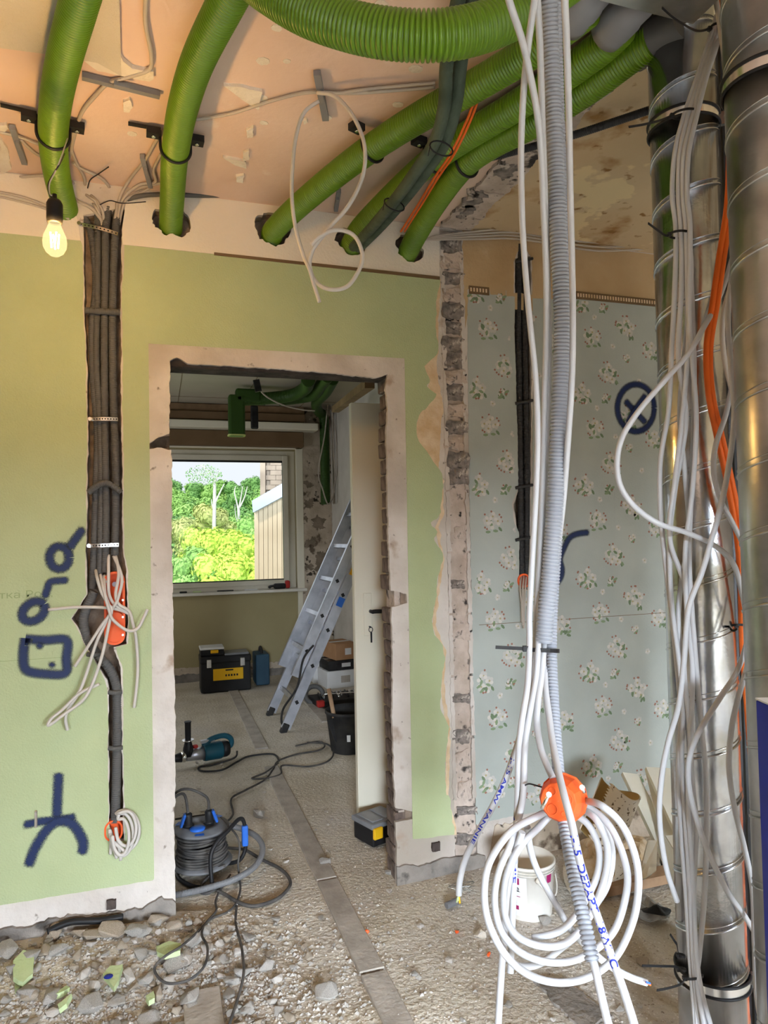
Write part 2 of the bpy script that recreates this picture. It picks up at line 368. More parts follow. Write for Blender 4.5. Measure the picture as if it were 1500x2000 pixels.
# screed rails let into the floor, end to end through both rooms
def rail(x0, x1, y0, y1, zz=.006):
    m = MB(); m.bbox(((x0+x1)/2, (y0+y1)/2, zz-.01), (x1-x0, y1-y0-.006, .026), .002, seg=1); return m.build('screed_rail', M['strip'], floor)
for (a, b) in ((-2.4, -.52), (-.51, .12), (.13, 1.62), (2.0, 4.3)): rail(.605, .69, a, b, .007)
rail(1.17, 1.27, 2.5, 4.3); rail(.06, .17, -1.6, -.43, .016)
for c in (P(1120, 1960, z=0),):
    m = MB(); m.slab(jag([(c.x-.05, c.y-.12), (c.x+.06, c.y-.1), (c.x+.03, c.y+.1), (c.x-.06, c.y+.12)], .012, .01, 3), -.012, -.004)
    m.v = [Vector((v.x, v.z, -v.y)) for v in m.v]; m.build('bare_concrete_patch', M['concrete'], floor)

# ---- front wall: masonry core, plaster, papers
def wl(pts): return [W(*p) for p in pts]
jl = wl([(341, 1700), (340, 1600), (343, 1420), (338, 1200), (336, 1000), (335, 879), (315, 874), (292, 877), (291, 866), (308, 852), (331, 847), (332, 760), (333, 722)])
jt = wl([(331, 703), (346, 697), (366, 710), (450, 715), (560, 722), (640, 728), (730, 738), (757, 731)])
jr = wl([(754, 760), (757, 800), (755, 850), (758, 1000), (760, 1090), (763, 1154), (794, 1160), (795, 1178), (765, 1186), (767, 1300), (766, 1400), (770, 1520), (772, 1578), (808, 1586), (807, 1600), (772, 1606), (775, 1660)])
def chain(j, amp, seed): return jag(j, amp, .012, seed, False)
door_edge = [(.05, -.06), (.05, .05)]+chain(jl, .005, 1)+chain(jt, .005, 2)+chain(jr, .004, 3)+[(.905, .02), (.905, -.06)]
chaseL = [(162, 420), (162, 440), (163, 480), (166, 560), (163, 600), (168, 660), (170, 760), (172, 860), (170, 940), (171, 1010), (168, 1090), (170, 1160), (150, 1195), (140, 1208), (150, 1222), (168, 1262), (188, 1292), (208, 1328), (212, 1345), (213, 1450), (214, 1560), (214, 1610), (222, 1642)]
chaseR = [(241, 1642), (240, 1560), (238, 1450), (237, 1330), (236, 1303), (222, 1264), (248, 1258), (249, 1180), (247, 1110), (241, 1088), (238, 1000), (239, 900), (236, 800), (237, 700), (235, 600), (238, 520), (236, 470), (243, 420), (243, 405)]
chase = chain(wl(chaseL), .004, 5)+chain(wl(chaseR), .004, 6)
fchase = chain(wl([(1006, 505), (1006, 560), (1004, 640), (1008, 760), (1011, 880), (1012, 960), (1003, 985), (1008, 1020), (1014, 1060), (1014, 1150), (1032, 1152), (1034, 1060), (1036, 940), (1038, 800), (1038, 640), (1037, 540), (1036, 500)]), .003, 8)
HOLES = [(122, 412, .046), (334, 432, .062), (533, 446, .064), (688, 472, .058), (799, 486, .056)]
dholes = []
for k, (hx, hy, hr) in enumerate(HOLES):
    c = W(hx, hy); dholes.append(jag([(c[0]+hr*1.1*math.cos(a*PI/6), c[1]+hr*math.sin(a*PI/6)) for a in range(12)], .014 if k else .004, .008, 20+k))
stub = chain([(1.166, .02), (1.166, .7), (1.16, 1.4), (1.166, 2.0), (1.163, 2.72), (1.266, 2.72), (1.262, 2.0), (1.27, 1.2), (1.264, .6), (1.27, .02)], .004, 9)
rect = lambda x0, x1, z0, z1: [(x0, z0), (x1, z0), (x1, z1), (x0, z1)]
def walled(door): return [(XL, -.06)]+door+[(XR, -.06), (XR, H), (XL, H)]
core = MB()
core.slab(walled([(.046, -.06), (.046, 2.10), (.955, 2.10), (.955, -.06)]), .06, .135)
core.slab(walled([(.046, -.06), (.046, 1.755), (-.02, 1.76), (-.02, 1.80), (.046, 1.805), (.046, 2.10), (.955, 2.10), (.955, -.06)]), .018, .06, [chase, fchase]+dholes)
wall = struct(core.build('wall_front', M['masonry']))
pl = MB(); pl.slab(walled(door_edge), 0, .018, [chase, fchase, stub]+dholes); pl.build('plaster', M['plaster'], wall)
m = MB(); m.bbox((.5, .078, 2.13), (1.1, .112, .12), .008); m.build('lintel', M['lintel'], wall)
# upper band between green paper and ceiling, and its dark strip
bandL = [(XL, 2.512)]+[W(60, 461), W(157, 470)]+[W(152, 432), W(146, 412), (-.27, H-.005), (XL, H-.005)]
m = MB(); m.slab(bandL, -.0015, 0); m.build('painted_band', M['band'], wall)
dh = [h for h in dholes[1:]]
bandR = [W(240, 478), (1.155, 2.513), (1.158, H-.005), W(246, 395), W(238, 450)]
m = MB(); m.slab(bandR[:3]+[W(340, 375), W(246, 395)]+bandR[4:], -.0015, 0, dh); m.build('painted_band', M['band'], wall)
m = MB(); m.slab([W(418, 494), W(858, 541), W(858, 547), W(418, 499)], -.007, -.0015); m.build('dark_strip', M['shutter'], wall)
# green paper
gr = [(859, 542), (858, 560), (853, 581), (852, 614), (850, 650), (856, 674), (850, 698), (829, 716), (840, 743), (834, 755), (852, 770), (840, 788), (819, 812), (813, 845), (825, 872), (852, 908), (864, 935), (861, 980), (859, 1008), (841, 1021), (852, 1040), (846, 1056), (864, 1080), (862, 1104), (852, 1136), (852, 1168), (844, 1208), (848, 1240), (864, 1260), (867, 1296), (862, 1332), (860, 1384), (876, 1420), (870, 1472), (870, 1544), (878, 1560), (886, 1616), (888, 1628)]
gl_ = [p for p in chaseL if p[1] > 475]; g_r = [p for p in chaseR if p[1] > 480]
off = lambda L, d: [(x+d, y) for x, y in L]
green = [(XL, .176)]+chain(wl([(0, 1768), (298, 1719)]), .002, 11)+wl([(301, 1716), (290, 671), (790, 700), (806, 1638)])+chain(wl([(812, 1639), (888, 1629)]), .003, 12)
green += chain([(v.x, v.y) for v in catmull([(x, z, 0) for x, z in wl(gr[::-1])], 3)], .006, 13)+wl([(700, 525), (420, 497), (243, 479)])
green += chain(wl(off(g_r[::-1], 3)), .003, 14)+chain(wl(off(gl_[::-1], -2)), .003, 15)+wl([(158, 471), (0, 455)])+[(XL, 2.505)]
m = MB(); m.slab(green, -.0025, .0); m.build('green_wallpaper', M['green_paper'], wall)
# ragged old paint layer showing beside the green paper
edge = wl([(862, 545), (856, 620), (858, 690), (846, 720), (852, 760), (838, 800), (828, 850), (850, 900), (866, 940), (866, 1010), (856, 1030), (868, 1090), (858, 1160), (850, 1220), (870, 1270), (868, 1350), (880, 1430), (876, 1550), (892, 1630)])
m = MB(); m.slab(chain(edge, .008, 31)+chain([(p[0]-.016, p[1]) for p in edge[::-1]], .004, 32), -.0012, 0); m.build('torn_paper_edge', M['paper_torn'], wall)
for (a, b) in (((829, 716), (800, 700)),): pass
m = MB(); m.slab(jag(wl([(850, 698), (829, 708), (826, 735), (838, 748), (820, 800), (808, 845), (822, 880), (856, 915), (866, 800)]), .007, .012, 33), -.001, 0); m.build('torn_paper_edge', M['paper_torn'], wall)
# tan plaster and floral paper on the far side of the removed partition
tan = chain([(1.268, 2.3), (1.268, H-.005)], .006, 41)+[(XR, H-.005), (XR, 2.4), (1.29, 2.4)]
fch_t = [p for p in fchase]
m = MB(); m.slab(tan, -.0015, 0, [[p for p in chain(wl([(1003, 512), (1003, 572), (1038, 576), (1040, 505), (1030, 490), (1010, 492)]), .005, 42)]]); m.build('tan_plaster', M['tan'], wall)
fl_l = wl([(913, 566), (913, 700), (915, 850), (917, 1000), (921, 1180), (922, 1300), (926, 1450), (929, 1610)])
top_ = wl([(955, 566), (957, 576), (1000, 579), (1005, 580)]); top2 = wl([(1040, 583), (1118, 586), (1121, 580), (1284, 596)])
fcl = wl([(1005, 580), (1004, 640), (1008, 760), (1011, 880), (1012, 950), (998, 985), (1004, 1020), (1013, 1040), (1013, 1152)]); fcr = wl([(1034, 1154), (1036, 1060), (1040, 940), (1041, 800), (1041, 640), (1040, 583)])
fl_out = chain(fl_l[::-1], .003, 43)+chain(top_, .003, 44)+chain(fcl, .003, 45)+chain(fcr, .004, 46)+top2+[(XR, 2.49), (XR, .22)]+chain([(2.4, .22), (1.345, .195)], .004, 47)
m = MB(); m.slab(fl_out, -.0028, 0); fpaper = m.build('floral_wallpaper', M['floral'], wall)
# paper seams
m = MB()
zs = P(1200, 1203, Y=0).z
m.box((2.3, -.003, zs), (2.0, .0008, .0022)); m.build('paper_seam', M['shutter'], wall)
for xs in (1.47, 2.0, 2.53):
    m = MB(); m.box((xs, -.0029, 1.34), (.0022, .0006, 2.28)); m.build('paper_seam', M['floral'], wall)
# pattern border along the top of the floral paper
def border(x0, x1, z):
    m = MB(); m.box(((x0+x1)/2, -.005, z), (x1-x0, .006, .034)); b = m.build('paper_border', M['shutter'], wall)
    d = MB(); x = x0+.008
    while x < x1-.006: d.box((x, -.0088, z), (.007, .002, .016)); x += .0145
    d2 = d.build('border_print', M['paper_torn'], wall); d2['kind'] = 'stuff'
p = W(915, 564); q = W(954, 567); border(p[0], q[0], p[1]-.005)
p = W(1124, 577); border(p[0], 2.75, p[1])
# flower print of the paper
fv, ff, fc = [], [], []
WHT, GRY, RED, GRN, DGN, YEL = S(204, 200, 192), S(190, 188, 182), S(152, 106, 90), S(128, 148, 114), S(108, 128, 98), S(172, 162, 122)
pz = [0]; FX0, FX1, FZ = W(1000, 800)[0], W(1044, 800)[0], W(1020, 1160)[1]
def disc(x, z, r, c, k=6, sx=1, a0=0.):
    if not (1.29 < x < 3.35 and .24 < z < 2.47) or (FX0 < x < FX1 and z > FZ): return
    pc = P
    o = len(fv); pz[0] += 1; y = -.0030-.00002*(pz[0] % 40)
    for i in range(k):
        a = 2*PI*i/k; u = r*sx*math.cos(a); v = r*math.sin(a)
        fv.append((x+u*math.cos(a0)-v*math.sin(a0), y, z+u*math.sin(a0)+v*math.cos(a0)))
    ff.append(tuple(range(o, o+k))); fc.append(c)
def flower(x, z, r):
    a0 = rnd.random()*6
    for k in range(5): disc(x+r*.62*math.cos(a0+k*1.2566), z+r*.62*math.sin(a0+k*1.2566), r*.5, WHT if k % 2 else GRY, 7)
    disc(x, z, r*.28, YEL)
def cluster(x, z, s, seed):
    g = random.Random(seed)
    for k in range(int(7*s)+2): disc(x+g.uniform(-.045, .045)*s, z+g.uniform(-.05, .02)*s, .013, GRN if k % 2 else DGN, 6, .5, g.random()*6)
    for k in range(int(9*s)): a = g.random()*6.28; disc(x+.056*s*math.cos(a), z+.048*s*math.sin(a)+.006, .0050, RED, 6)
    for (u, v) in [(-.03, .008), (.004, .03), (.032, .006), (-.008, -.016), (.02, -.026)][:max(1, int(5*s))]: flower(x+u*s, z+v*s, .0185 if s > .5 else .012)
tile = [(1221, 640, 1), (1155, 660, .85), (1271, 687, .9), (1187, 730, 1), (1135, 770, 1), (1180, 600, .35), (1225, 702, .4), (1183, 780, .35), (1247, 745, .0), (1196, 677, 0), (1160, 620, 0)]
bxs = [W(a, b)+(s,) for a, b, s in tile]
for ix in range(-2, 4):
    for iz in range(-7, 2):
        for k, (x, z, s) in enumerate(bxs):
            X_ = x+ix*.53; Z_ = z+iz*.42
            if s: cluster(X_, Z_, s, k*7+1)
            else: flower(X_, Z_, .013)
me = bpy.data.meshes.new('flower_print'); me.from_pydata(fv, [], ff)
ca = me.color_attributes.new('Col', 'FLOAT_COLOR', 'CORNER'); i = 0
for p_, c in zip(me.polygons, fc):
    for _ in p_.vertices: ca.data[i].color = c; i += 1
me.materials.append(M['print']); o = bpy.data.objects.new('flower_print', me); COL.objects.link(o); o.parent = wall; o['kind'] = 'stuff'
# base course at the foot of the wall
m = MB(); m.slab([(XL, -.06), (.05, -.06)]+chain([(.05, .09), (.0, .12), (-.08, .085), (-.3, .10), (-.55, .095), (XL, .1)], .012, 51), -.014, .0); m.build('base_course', M['concrete'], wall)
m = MB(); m.slab([(.905, -.06), (1.3, -.06)]+chain([(1.3, .06), (1.15, .075), (1.0, .06), (.905, .075)], .012, 52), -.012, .0); m.build('base_course', M['concrete'], wall)
m = MB(); m.slab([(1.3, -.06), (XR, -.06)]+chain([(XR, .2), (2.0, .19), (1.35, .17)], .012, 53), -.006, .0); m.build('base_course', M['rough_plaster'], wall)
for (x, y, r) in ((218, 1764, .016), (850, 1652, .017)):
    c = W(x, y); m = MB(); m.slab(jag([(c[0]-r, c[1]-r), (c[0]+r, c[1]-r), (c[0]+r, c[1]+r), (c[0]-r, c[1]+r)], .004, .006, 3), -.0145, -.002); m.build('dowel_hole', M['lintel'], wall)
# bricks in the right reveal of the opening
def brickmesh(sx, sy, sz, seed, rough=.003):
    bm = bmesh.new(); bmesh.ops.create_cube(bm, size=1)
    for v in bm.verts: v.co = Vector((v.co.x*sx, v.co.y*sy, v.co.z*sz))
    bmesh.ops.bevel(bm, geom=list(bm.edges), offset=.004, segments=1, affect='EDGES')
    for v in bm.verts: v.co += rough*Vector((noise.noise(v.co*40+Vector((seed, 0, 0))), noise.noise(v.co*40+Vector((0, seed, 0))), noise.noise(v.co*40+Vector((0, 0, seed)))))
    me = bpy.data.meshes.new('brick'); bm.to_mesh(me); bm.free(); return me
full = [brickmesh(.07, .112, .061, k) for k in range(4)]; half = [brickmesh(.07, .054, .061, 9+k) for k in range(4)]
for me in full+half: me.materials.append(M['brick'])
def put(me, loc, rz=0, par=wall, ry=0):
    o = bpy.data.objects.new('brick', me); COL.objects.link(o); o.parent = par; o.location = loc; o.rotation_euler = (0, ry, rz); return o
m = MB(); m.box((.955, .078, 1.03), (.05, .104, 2.14)); m.build('mortar_bed', M['mortar'], wall)
for k in range(30):
    z = .035+k*.0695
    if 1.145 < z < 1.215 or .255 < z < .305: continue
    jx = rnd.uniform(-.006, .006)
    if k % 2: put(full[k % 4], (.945+jx, .078, z), rnd.uniform(-.03, .03))
    else:
        put(half[k % 4], (.945+jx, .049, z), rnd.uniform(-.04, .04)); put(half[(k+1) % 4], (.945+jx+.004, .107, z), rnd.uniform(-.04, .04))
# exposed end of the removed partition: bricks and mortar
m = MB(); m.slab(chain([(1.166, .02), (1.166, 1.62), (1.19, 1.60), (1.23, 1.66), (1.264, 1.6), (1.264, .02)], .006, 61), .006, .018); m.build('mortar_fill', M['mortar'], wall)
m = MB(); m.box((1.214, .016, 1.37), (.11, .006, 2.7)); m.build('mortar_back', M['mortar'], wall)
def roughbrick(seed):
    bm = bmesh.new(); bmesh.ops.create_cube(bm, size=1); bmesh.ops.subdivide_edges(bm, edges=list(bm.edges), cuts=4, use_grid_fill=True)
    for v in bm.verts:
        q = Vector((v.co.x*.094, v.co.y*.03, v.co.z*.062)); e = Vector((seed*3.1, seed, 0))
        v.co = q+Vector((noise.noise(q*38+e)*.012, noise.noise(q*30-e)*.012+noise.noise(q*90)*.004, noise.noise(q*34+e*2)*.012))
    me = bpy.data.meshes.new('brick'); bm.to_mesh(me); bm.free(); return me
sb = [roughbrick(k) for k in range(6)]
for k, me in enumerate(sb): me.materials.append(M['soot'] if k % 3 != 2 else M['mortar'])
for k in range(15):
    z = 1.66+k*.071
    o = put(sb[(k*7+k//3) % 6], (1.214+rnd.uniform(-.01, .01), .008+rnd.uniform(-.006, .01), z+rnd.uniform(-.006, .006)), rnd.uniform(-.1, .1), ry=rnd.uniform(-.1, .1)); o.scale = (rnd.uniform(.8, 1.12), 1, rnd.uniform(.8, 1.12))
for z in (.13, .25, .34, .47, .56, .72, 1.0, 1.2, 1.42):
    o = put(sb[int(z*50) % 6], (1.216+rnd.uniform(-.015, .015), .006, z), rnd.uniform(-.08, .08), ry=rnd.uniform(-.25, .25)); o.scale = (rnd.uniform(.5, 1), .6, rnd.uniform(.5, 1.1))
for (x0, sd) in ((1.168, 62), (1.258, 63)):
    for k in range(9):
        z = .3+k*.26
        m = MB(); m.slab(jag([(x0-.008, z), (x0+.01, z), (x0+.008, z+.25), (x0-.006, z+.25)], .006, .01, sd+k), -.004, .012); m.build('plaster_edge', M['plaster'], wall)
# spray marks
sk = [0]
def spray(pts, hw, closed=False):
    pts = [Vector((x, z, 0)) for x, z in wl(pts)]; pts = resample(catmull(pts, 8, closed), .008)
    sk[0] += 1; y = -.0032-.0003*(sk[0] % 8); vs = []; ed = []; fs = []; n = len(pts)
    for i, p in enumerate(pts):
        t = pts[min(i+1, n-1)]-pts[max(i-1, 0)]; t.normalize(); nn = Vector((-t.y, t.x, 0)); e = 1
        if not closed and (pts[0]-pts[-1]).length > .004: e = min(1, min(i, n-1-i)/2.0)
        for s_, ev in ((-1.7, 0), (-.85, .6), (0, 1), (.85, .6), (1.7, 0)):
            q = p+nn*(hw*s_); vs.append((q.x, y, q.y)); ed.append(ev*e)
    m_ = n if closed else n-1
    for i in range(n-1):
        for k in range(4): fs.append((i*5+k, i*5+k+1, (i+1)*5+k+1, (i+1)*5+k))
    me = bpy.data.meshes.new('spray_mark'); me.from_pydata(vs, [], fs); a = me.attributes.new('edge', 'FLOAT', 'POINT')
    for i, e in enumerate(ed): a.data[i].value = e
    me.materials.append(M['spray']); o = bpy.data.objects.new('spray_mark', me); COL.objects.link(o); o.parent = wall; return o
ell = lambda cx, cy, rx, ry, a=0, n=16: [(cx+rx*math.cos(t)*math.cos(a)-ry*math.sin(t)*math.sin(a), cy+rx*math.cos(t)*math.sin(a)+ry*math.sin(t)*math.cos(a)) for t in [2*PI*i/n for i in range(n+1)]]
HW = .0135
spray(ell(116, 1089, 19, 22), HW); spray([(132, 1075), (148, 1052), (160, 1036), (166, 1028)], HW)
spray(ell(66, 1194, 24, 17, -.6), HW); spray([(86, 1172), (93, 1150), (98, 1137), (115, 1134), (138, 1133)], .011)
spray([(50, 1248), (90, 1250), (130, 1250), (130, 1285), (128, 1314), (90, 1316), (52, 1308), (46, 1280), (50, 1246)], .014)
spray([(78, 1250), (78, 1260), (77, 1272)], .010); spray([(101, 1288), (102, 1296), (102, 1308)], .010)
spray([(115, 1505), (113, 1550), (111, 1600)], HW); spray([(42, 1612), (80, 1604), (120, 1600), (152, 1594)], .012)
spray([(54, 1696), (68, 1658), (90, 1622), (114, 1604), (140, 1608), (158, 1632), (163, 1652), (158, 1672)], .0145)
spray(ell(1241, 797, 36, 46), .013); spray([(1218, 780), (1235, 800), (1262, 828)], .014); spray([(1262, 770), (1240, 800), (1222, 830)], .013)
spray([(1152, 1040), (1130, 1042), (1112, 1050), (1100, 1072), (1093, 1092), (1097, 1112), (1094, 1128), (1084, 1142)], .012)
vs, fs = text_mesh('етка Роб,', .034); c = W(-18, 1170); m = MB(); m.add([(c[0]+v.x*1.3, -.0031, c[1]+v.y) for v in vs], fs); o = m.build('pencil_note', M['pencil'], wall); o['kind'] = 'stuff'
m = MB(); m.box((-.66, -.0027, W(100, 1285)[1]), (.72, .0006, .0016)); m.build('pencil_line', M['pencil'], wall)

# ---- other walls and ceilings
def wbox(name, x0, x1, y0, y1, z0, z1, mt, holes=None):
    m = MB(); m.box(((x0+x1)/2, (y0+y1)/2, (z0+z1)/2), (x1-x0, y1-y0, z1-z0)); return struct(m.build(name, mt))
wl_ = MB(); wl_.box((XL-.1, (YR+0)/2, 1.33), (.2, -YR+.0, 2.9)); struct(wl_.build('wall_left', M['old_brickwork']))
wbox('wall_right', XR, XR+.2, YR, .135, -.1, H, M['old_brickwork'])
m = MB(); m.slab([(XL-.2, -.1), (XR+.2, -.1), (XR+.2, H), (XL-.2, H)], YR-.2, YR, [rect(-1.3, 1.0, .08, 2.02), rect(1.55, 3.15, .5, 2.02)]); struct(m.build('wall_rear', M['old_brickwork']))
m = MB()
for (x0, x1, z0, z1) in ((-1.3, -1.23, .08, 2.02), (.93, 1.0, .08, 2.02), (-.24, -.17, .08, 2.02), (-1.3, 1.0, .08, .14), (-1.3, 1.0, 1.96, 2.02), (1.55, 1.62, .5, 2.02), (3.08, 3.15, .5, 2.02), (1.55, 3.15, .5, .56), (1.55, 3.15, 1.96, 2.02)): m.box(((x0+x1)/2, YR-.12, (z0+z1)/2), (x1-x0, .06, z1-z0))
struct(m.build('window_2', M['pvc']))
# ceilings
m = MB(); m.box(((XL+1.165)/2, YR/2, H+.1), (1.165-XL, -YR+.01, .2)); ceil = struct(m.build('ceiling', M['pink']))
m = MB(); m.box(((XR+1.165)/2, YR/2, H+.1), (XR-1.165, -YR+.01, .2)); m.build('stained_ceiling', M['beige_ceiling'], ceil)
def flat(pts, z0, z1, amp=.004, seed=0, step=.02):
    q = [(p.x, p.y) for p in [P(x, y, z=z0) for x, y in pts]]
    q = jag(q, amp, step, seed) if amp else q
    m = MB(); m.slab(q, -z1, -z0); m.v = [Vector((v.x, v.z, -v.y)) for v in m.v]; return m
wb = flat([(-60, 85), (0, 94), (100, 107), (190, 123), (237, 149), (233, 0), (232, -60), (-60, -60)], H-.014, H, .0)
wb.build('white_board_remnant', M['whiteboard'], ceil)
flat([(165, 120), (200, 112), (233, 105), (240, 120), (258, 134), (300, 140), (300, 155), (292, 160), (250, 150), (190, 140)], H-.013, H, .006, 2).build('board_shard', M['gypsum'], ceil)
for k, sh in enumerate(([(437, 168), (470, 170), (512, 180), (505, 215), (480, 200)], [(435, 308), (480, 316), (481, 330), (460, 324)], [(240, 200), (255, 195), (261, 210), (252, 221), (241, 219)],
    [(480, 255), (495, 250), (494, 268), (482, 270)], [(474, 300), (486, 295), (486, 312), (475, 316)], [(460, 345), (476, 343), (475, 358), (463, 356)], [(0, 270), (14, 290), (22, 330), (0, 345)], [(0, 245), (14, 244), (16, 252), (0, 262)], [(590, 236), (600, 234), (602, 240), (594, 244)])):
    flat(sh, H-.010, H, .003, 40+k, .008).build('board_shard', M['gypsum'], ceil)
for (x, y, r) in ((513, 120, .016), (540, 55, .012), (812, 135, .018), (777, 205, .015), (745, 10, .016), (258, 262, .014), (512, 192, .014), (560, 120, .01), (640, 230, .012), (515, 240, .012), (420, 60, .012)):
    c = P(x, y, z=H-.001); m = MB(); m.slab(jag([(c.x+r*1.2*math.cos(a*PI/4), c.y+r*math.sin(a*PI/4)) for a in range(8)], .003, .006, 7), -H, -(H-.0015)); m.v = [Vector((v.x, v.z, -v.y)) for v in m.v]; m.build('filler_spot', M['gypsum'], ceil)
# scar of the removed partition along the ceiling
for k in range(24):
    y0 = -.02-k*.11
    m = MB(); q = jag([(1.155, y0), (1.29+.012*math.sin(k*2.1), y0), (1.285+.012*math.sin(k*2.1+2.1), y0-.118), (1.16, y0-.118)], .01, .012, 70+k)
    m.slab(q, -H-.005, -(H-.012-.006*rnd.random())); m.v = [Vector((v.x, v.z, -v.y)) for v in m.v]; m.build('partition_scar', M['mortar'], ceil)
    if k in (1, 2, 4, 7, 8, 11, 13, 14, 17, 20):
        a_ = rnd.uniform(-.02, .03); b_ = rnd.uniform(.03, .07); m = MB(); q = jag([(1.17+a_, y0-.01), (1.17+a_+b_, y0-.0), (1.18+a_+b_, y0-.1), (1.165+a_, y0-.12)], .03, .008, 170+k)
        m.slab(q, -H, -(H-.022)); m.v = [Vector((v.x, v.z, -v.y)) for v in m.v]; m.build('mortar_lump', M['soot'], ceil)

# ---- back room
BX = 1.75
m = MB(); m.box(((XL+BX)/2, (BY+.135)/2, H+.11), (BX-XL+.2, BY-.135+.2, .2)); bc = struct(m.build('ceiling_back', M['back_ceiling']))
m = MB()
for x in (-.4, .2, .8, 1.4): m.box((x, 2.3, H+.009), (.004, 4.2, .003))
for y in (1.0, 2.0, 3.0, 4.0): m.box((.2, y, H+.009), (3.0, .004, .003))
o = m.build('panel_joint', M['shutter'], bc); o['kind'] = 'stuff'
bwl = wbox('wall_back_right', BX, BX+.2, .135, BY+.2, -.1, H+.01, M['light_plaster'])
m = MB(); m.slab([(BY+.2, -.1), (.135, -.1), (.135, H+.01), (BY+.2, H+.01)], XL-.2, XL, [[(1.75, .6), (3.45, .6), (3.45, 2.2), (1.75, 2.2)]]); m.v = [Vector((v.y, v.x, v.z)) for v in m.v]; struct(m.build('wall_back_left', M['back_wall']))
m = MB()
for (y0, y1, z0, z1) in ((1.75, 1.82, .6, 2.2), (3.38, 3.45, .6, 2.2), (1.75, 3.45, .6, .67), (1.75, 3.45, 2.13, 2.2)): m.box((XL-.1, (y0+y1)/2, (z0+z1)/2), (.06, y1-y0, z1-z0))
struct(m.build('added_side_window', M['pvc']))  # unseen window, added with its opening to go with the back room fill
WX0, WX1, WZ0, WZ1 = -.75, 1.38, .87, 2.31
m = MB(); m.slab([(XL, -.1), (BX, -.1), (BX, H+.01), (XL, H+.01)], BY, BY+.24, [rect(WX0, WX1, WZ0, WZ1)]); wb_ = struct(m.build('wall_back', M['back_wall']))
m = MB(); m.slab(jag([(1.40, .0), (BX, .0), (BX, H), (1.42, H)], .012, .02, 81), BY-.018, BY); m.build('bare_plaster', M['rough_plaster'], wb_)
for k, (x, z, a, b) in enumerate(((1.5, 1.75, .05, .05), (1.6, 1.55, .07, .06), (1.52, 1.35, .05, .04), (1.64, 1.15, .07, .1), (1.62, .85, .07, .12), (1.66, .55, .05, .09), (1.5, 1.95, .03, .03), (1.46, 1.6, .03, .05), (1.5, 1.1, .03, .03))):
    m = MB(); m.slab(jag([(x-a, z-b), (x+a, z-b), (x+a*.8, z+b), (x-a*.8, z+b)], .04, .01, 90+k), BY-.0195, BY-.005); m.build('bared_brickwork', M['old_brickwork'], wb_)
m = MB(); m.slab(chain([(XL, .16), (BX, .13)], .01, 84)+[(BX, -.05), (XL, -.05)], BY-.012, BY); m.build('base_course', M['rough_plaster'], wb_)
m = MB(); m.slab(chain([(XL, .09), (BX, .07)], .012, 85)+[(BX, -.05), (XL, -.05)], BY-.018, BY); m.build('base_course', M['concrete'], wb_)
for (z0, z1, d, mm) in ((2.66, 2.735, .16, 'brown_wood'), (2.575, 2.655, .20, 'shutter'), (2.49, 2.56, .24, 'cream'), (2.33, 2.485, .10, 'shutter')):
    m = MB(); m.bbox((.02, BY-d/2, (z0+z1)/2), (2.85 if mm != 'cream' else 3.1, d, z1-z0), .006, seg=1); m.build('shutter_box_board', M[mm], wb_)
# window with frame, sash, pane, casing and sill
win = MB(); fy = BY+.13
for (x0, x1, z0, z1) in ((WX0, WX0+.09, WZ0, WZ1), (WX1-.09, WX1, WZ0, WZ1), (WX0, WX1, WZ0, WZ0+.055), (WX0, WX1, WZ1-.06, WZ1)): win.bbox(((x0+x1)/2, fy, (z0+z1)/2), (x1-x0, .07 if z1-z0 > 1 else .064, z1-z0), .004, seg=1)
win = struct(win.build('window_1', M['pvc']))
m = MB()
for (x0, x1, z0, z1) in ((WX0+.07, WX0+.13, WZ0+.04, WZ1-.05), (WX1-.13, WX1-.075, WZ0+.04, WZ1-.05), (WX0+.07, WX1-.075, WZ0+.045, WZ0+.095), (WX0+.07, WX1-.075, WZ1-.105, WZ1-.05)): m.bbox(((x0+x1)/2, fy-.03, (z0+z1)/2), (x1-x0, .06 if z1-z0 > 1 else .054, z1-z0), .004, seg=1)
m.build('sash', M['pvc'], win)
m = MB(); m.box(((WX0+WX1)/2, fy-.02, (WZ0+WZ1)/2), (WX1-WX0-.22, .006, WZ1-WZ0-.18)); m.build('pane', M['glass'], win)
m = MB()
for (x0, x1, z0, z1) in ((WX1-.16, WX1-.125, WZ0+.09, WZ1-.1), (WX0+.12, WX1-.12, WZ1-.125, WZ1-.1), (WX0+.12, WX1-.12, WZ0+.09, WZ0+.105)): m.box(((x0+x1)/2, fy-.035, (z0+z1)/2), (min(x1-x0, 2), .012, z1-z0)) if x1-x0 > .1 else m.box((x1-.004, fy-.035, (z0+z1)/2), (.008, .012, z1-z0))
m.build('gasket', M['black'], win)
m = MB(); m.bbox((WX1+.03, BY-.008, (WZ0+WZ1)/2+.01), (.075, .03, WZ1-WZ0+.06), .005, seg=1); m.build('casing', M['cream'], win)
m = MB(); m.bbox((WX0/2+WX1/2, BY-.008, WZ1+.035), (WX1-WX0+.12, .03, .06), .005, seg=1); m.build('casing', M['cream'], win)
m = MB(); m.bbox(((WX0+WX1)/2+.02, BY+.02, WZ0-.008), (WX1-WX0+.12, .22, .03), .006, seg=1); m.build('window_sill', M['sill'], win)
m = MB(); m.slab(rect(WX0, WX1-.01, .2, WZ0-.03), BY-.005, BY); m.build('parapet_panel', M['back_wall'], wb_)
m = MB(); m.box((WX1+.02, BY-.01, .52), (.05, .02, .66)); m.build('panel_edge', M['cream'], wb_)

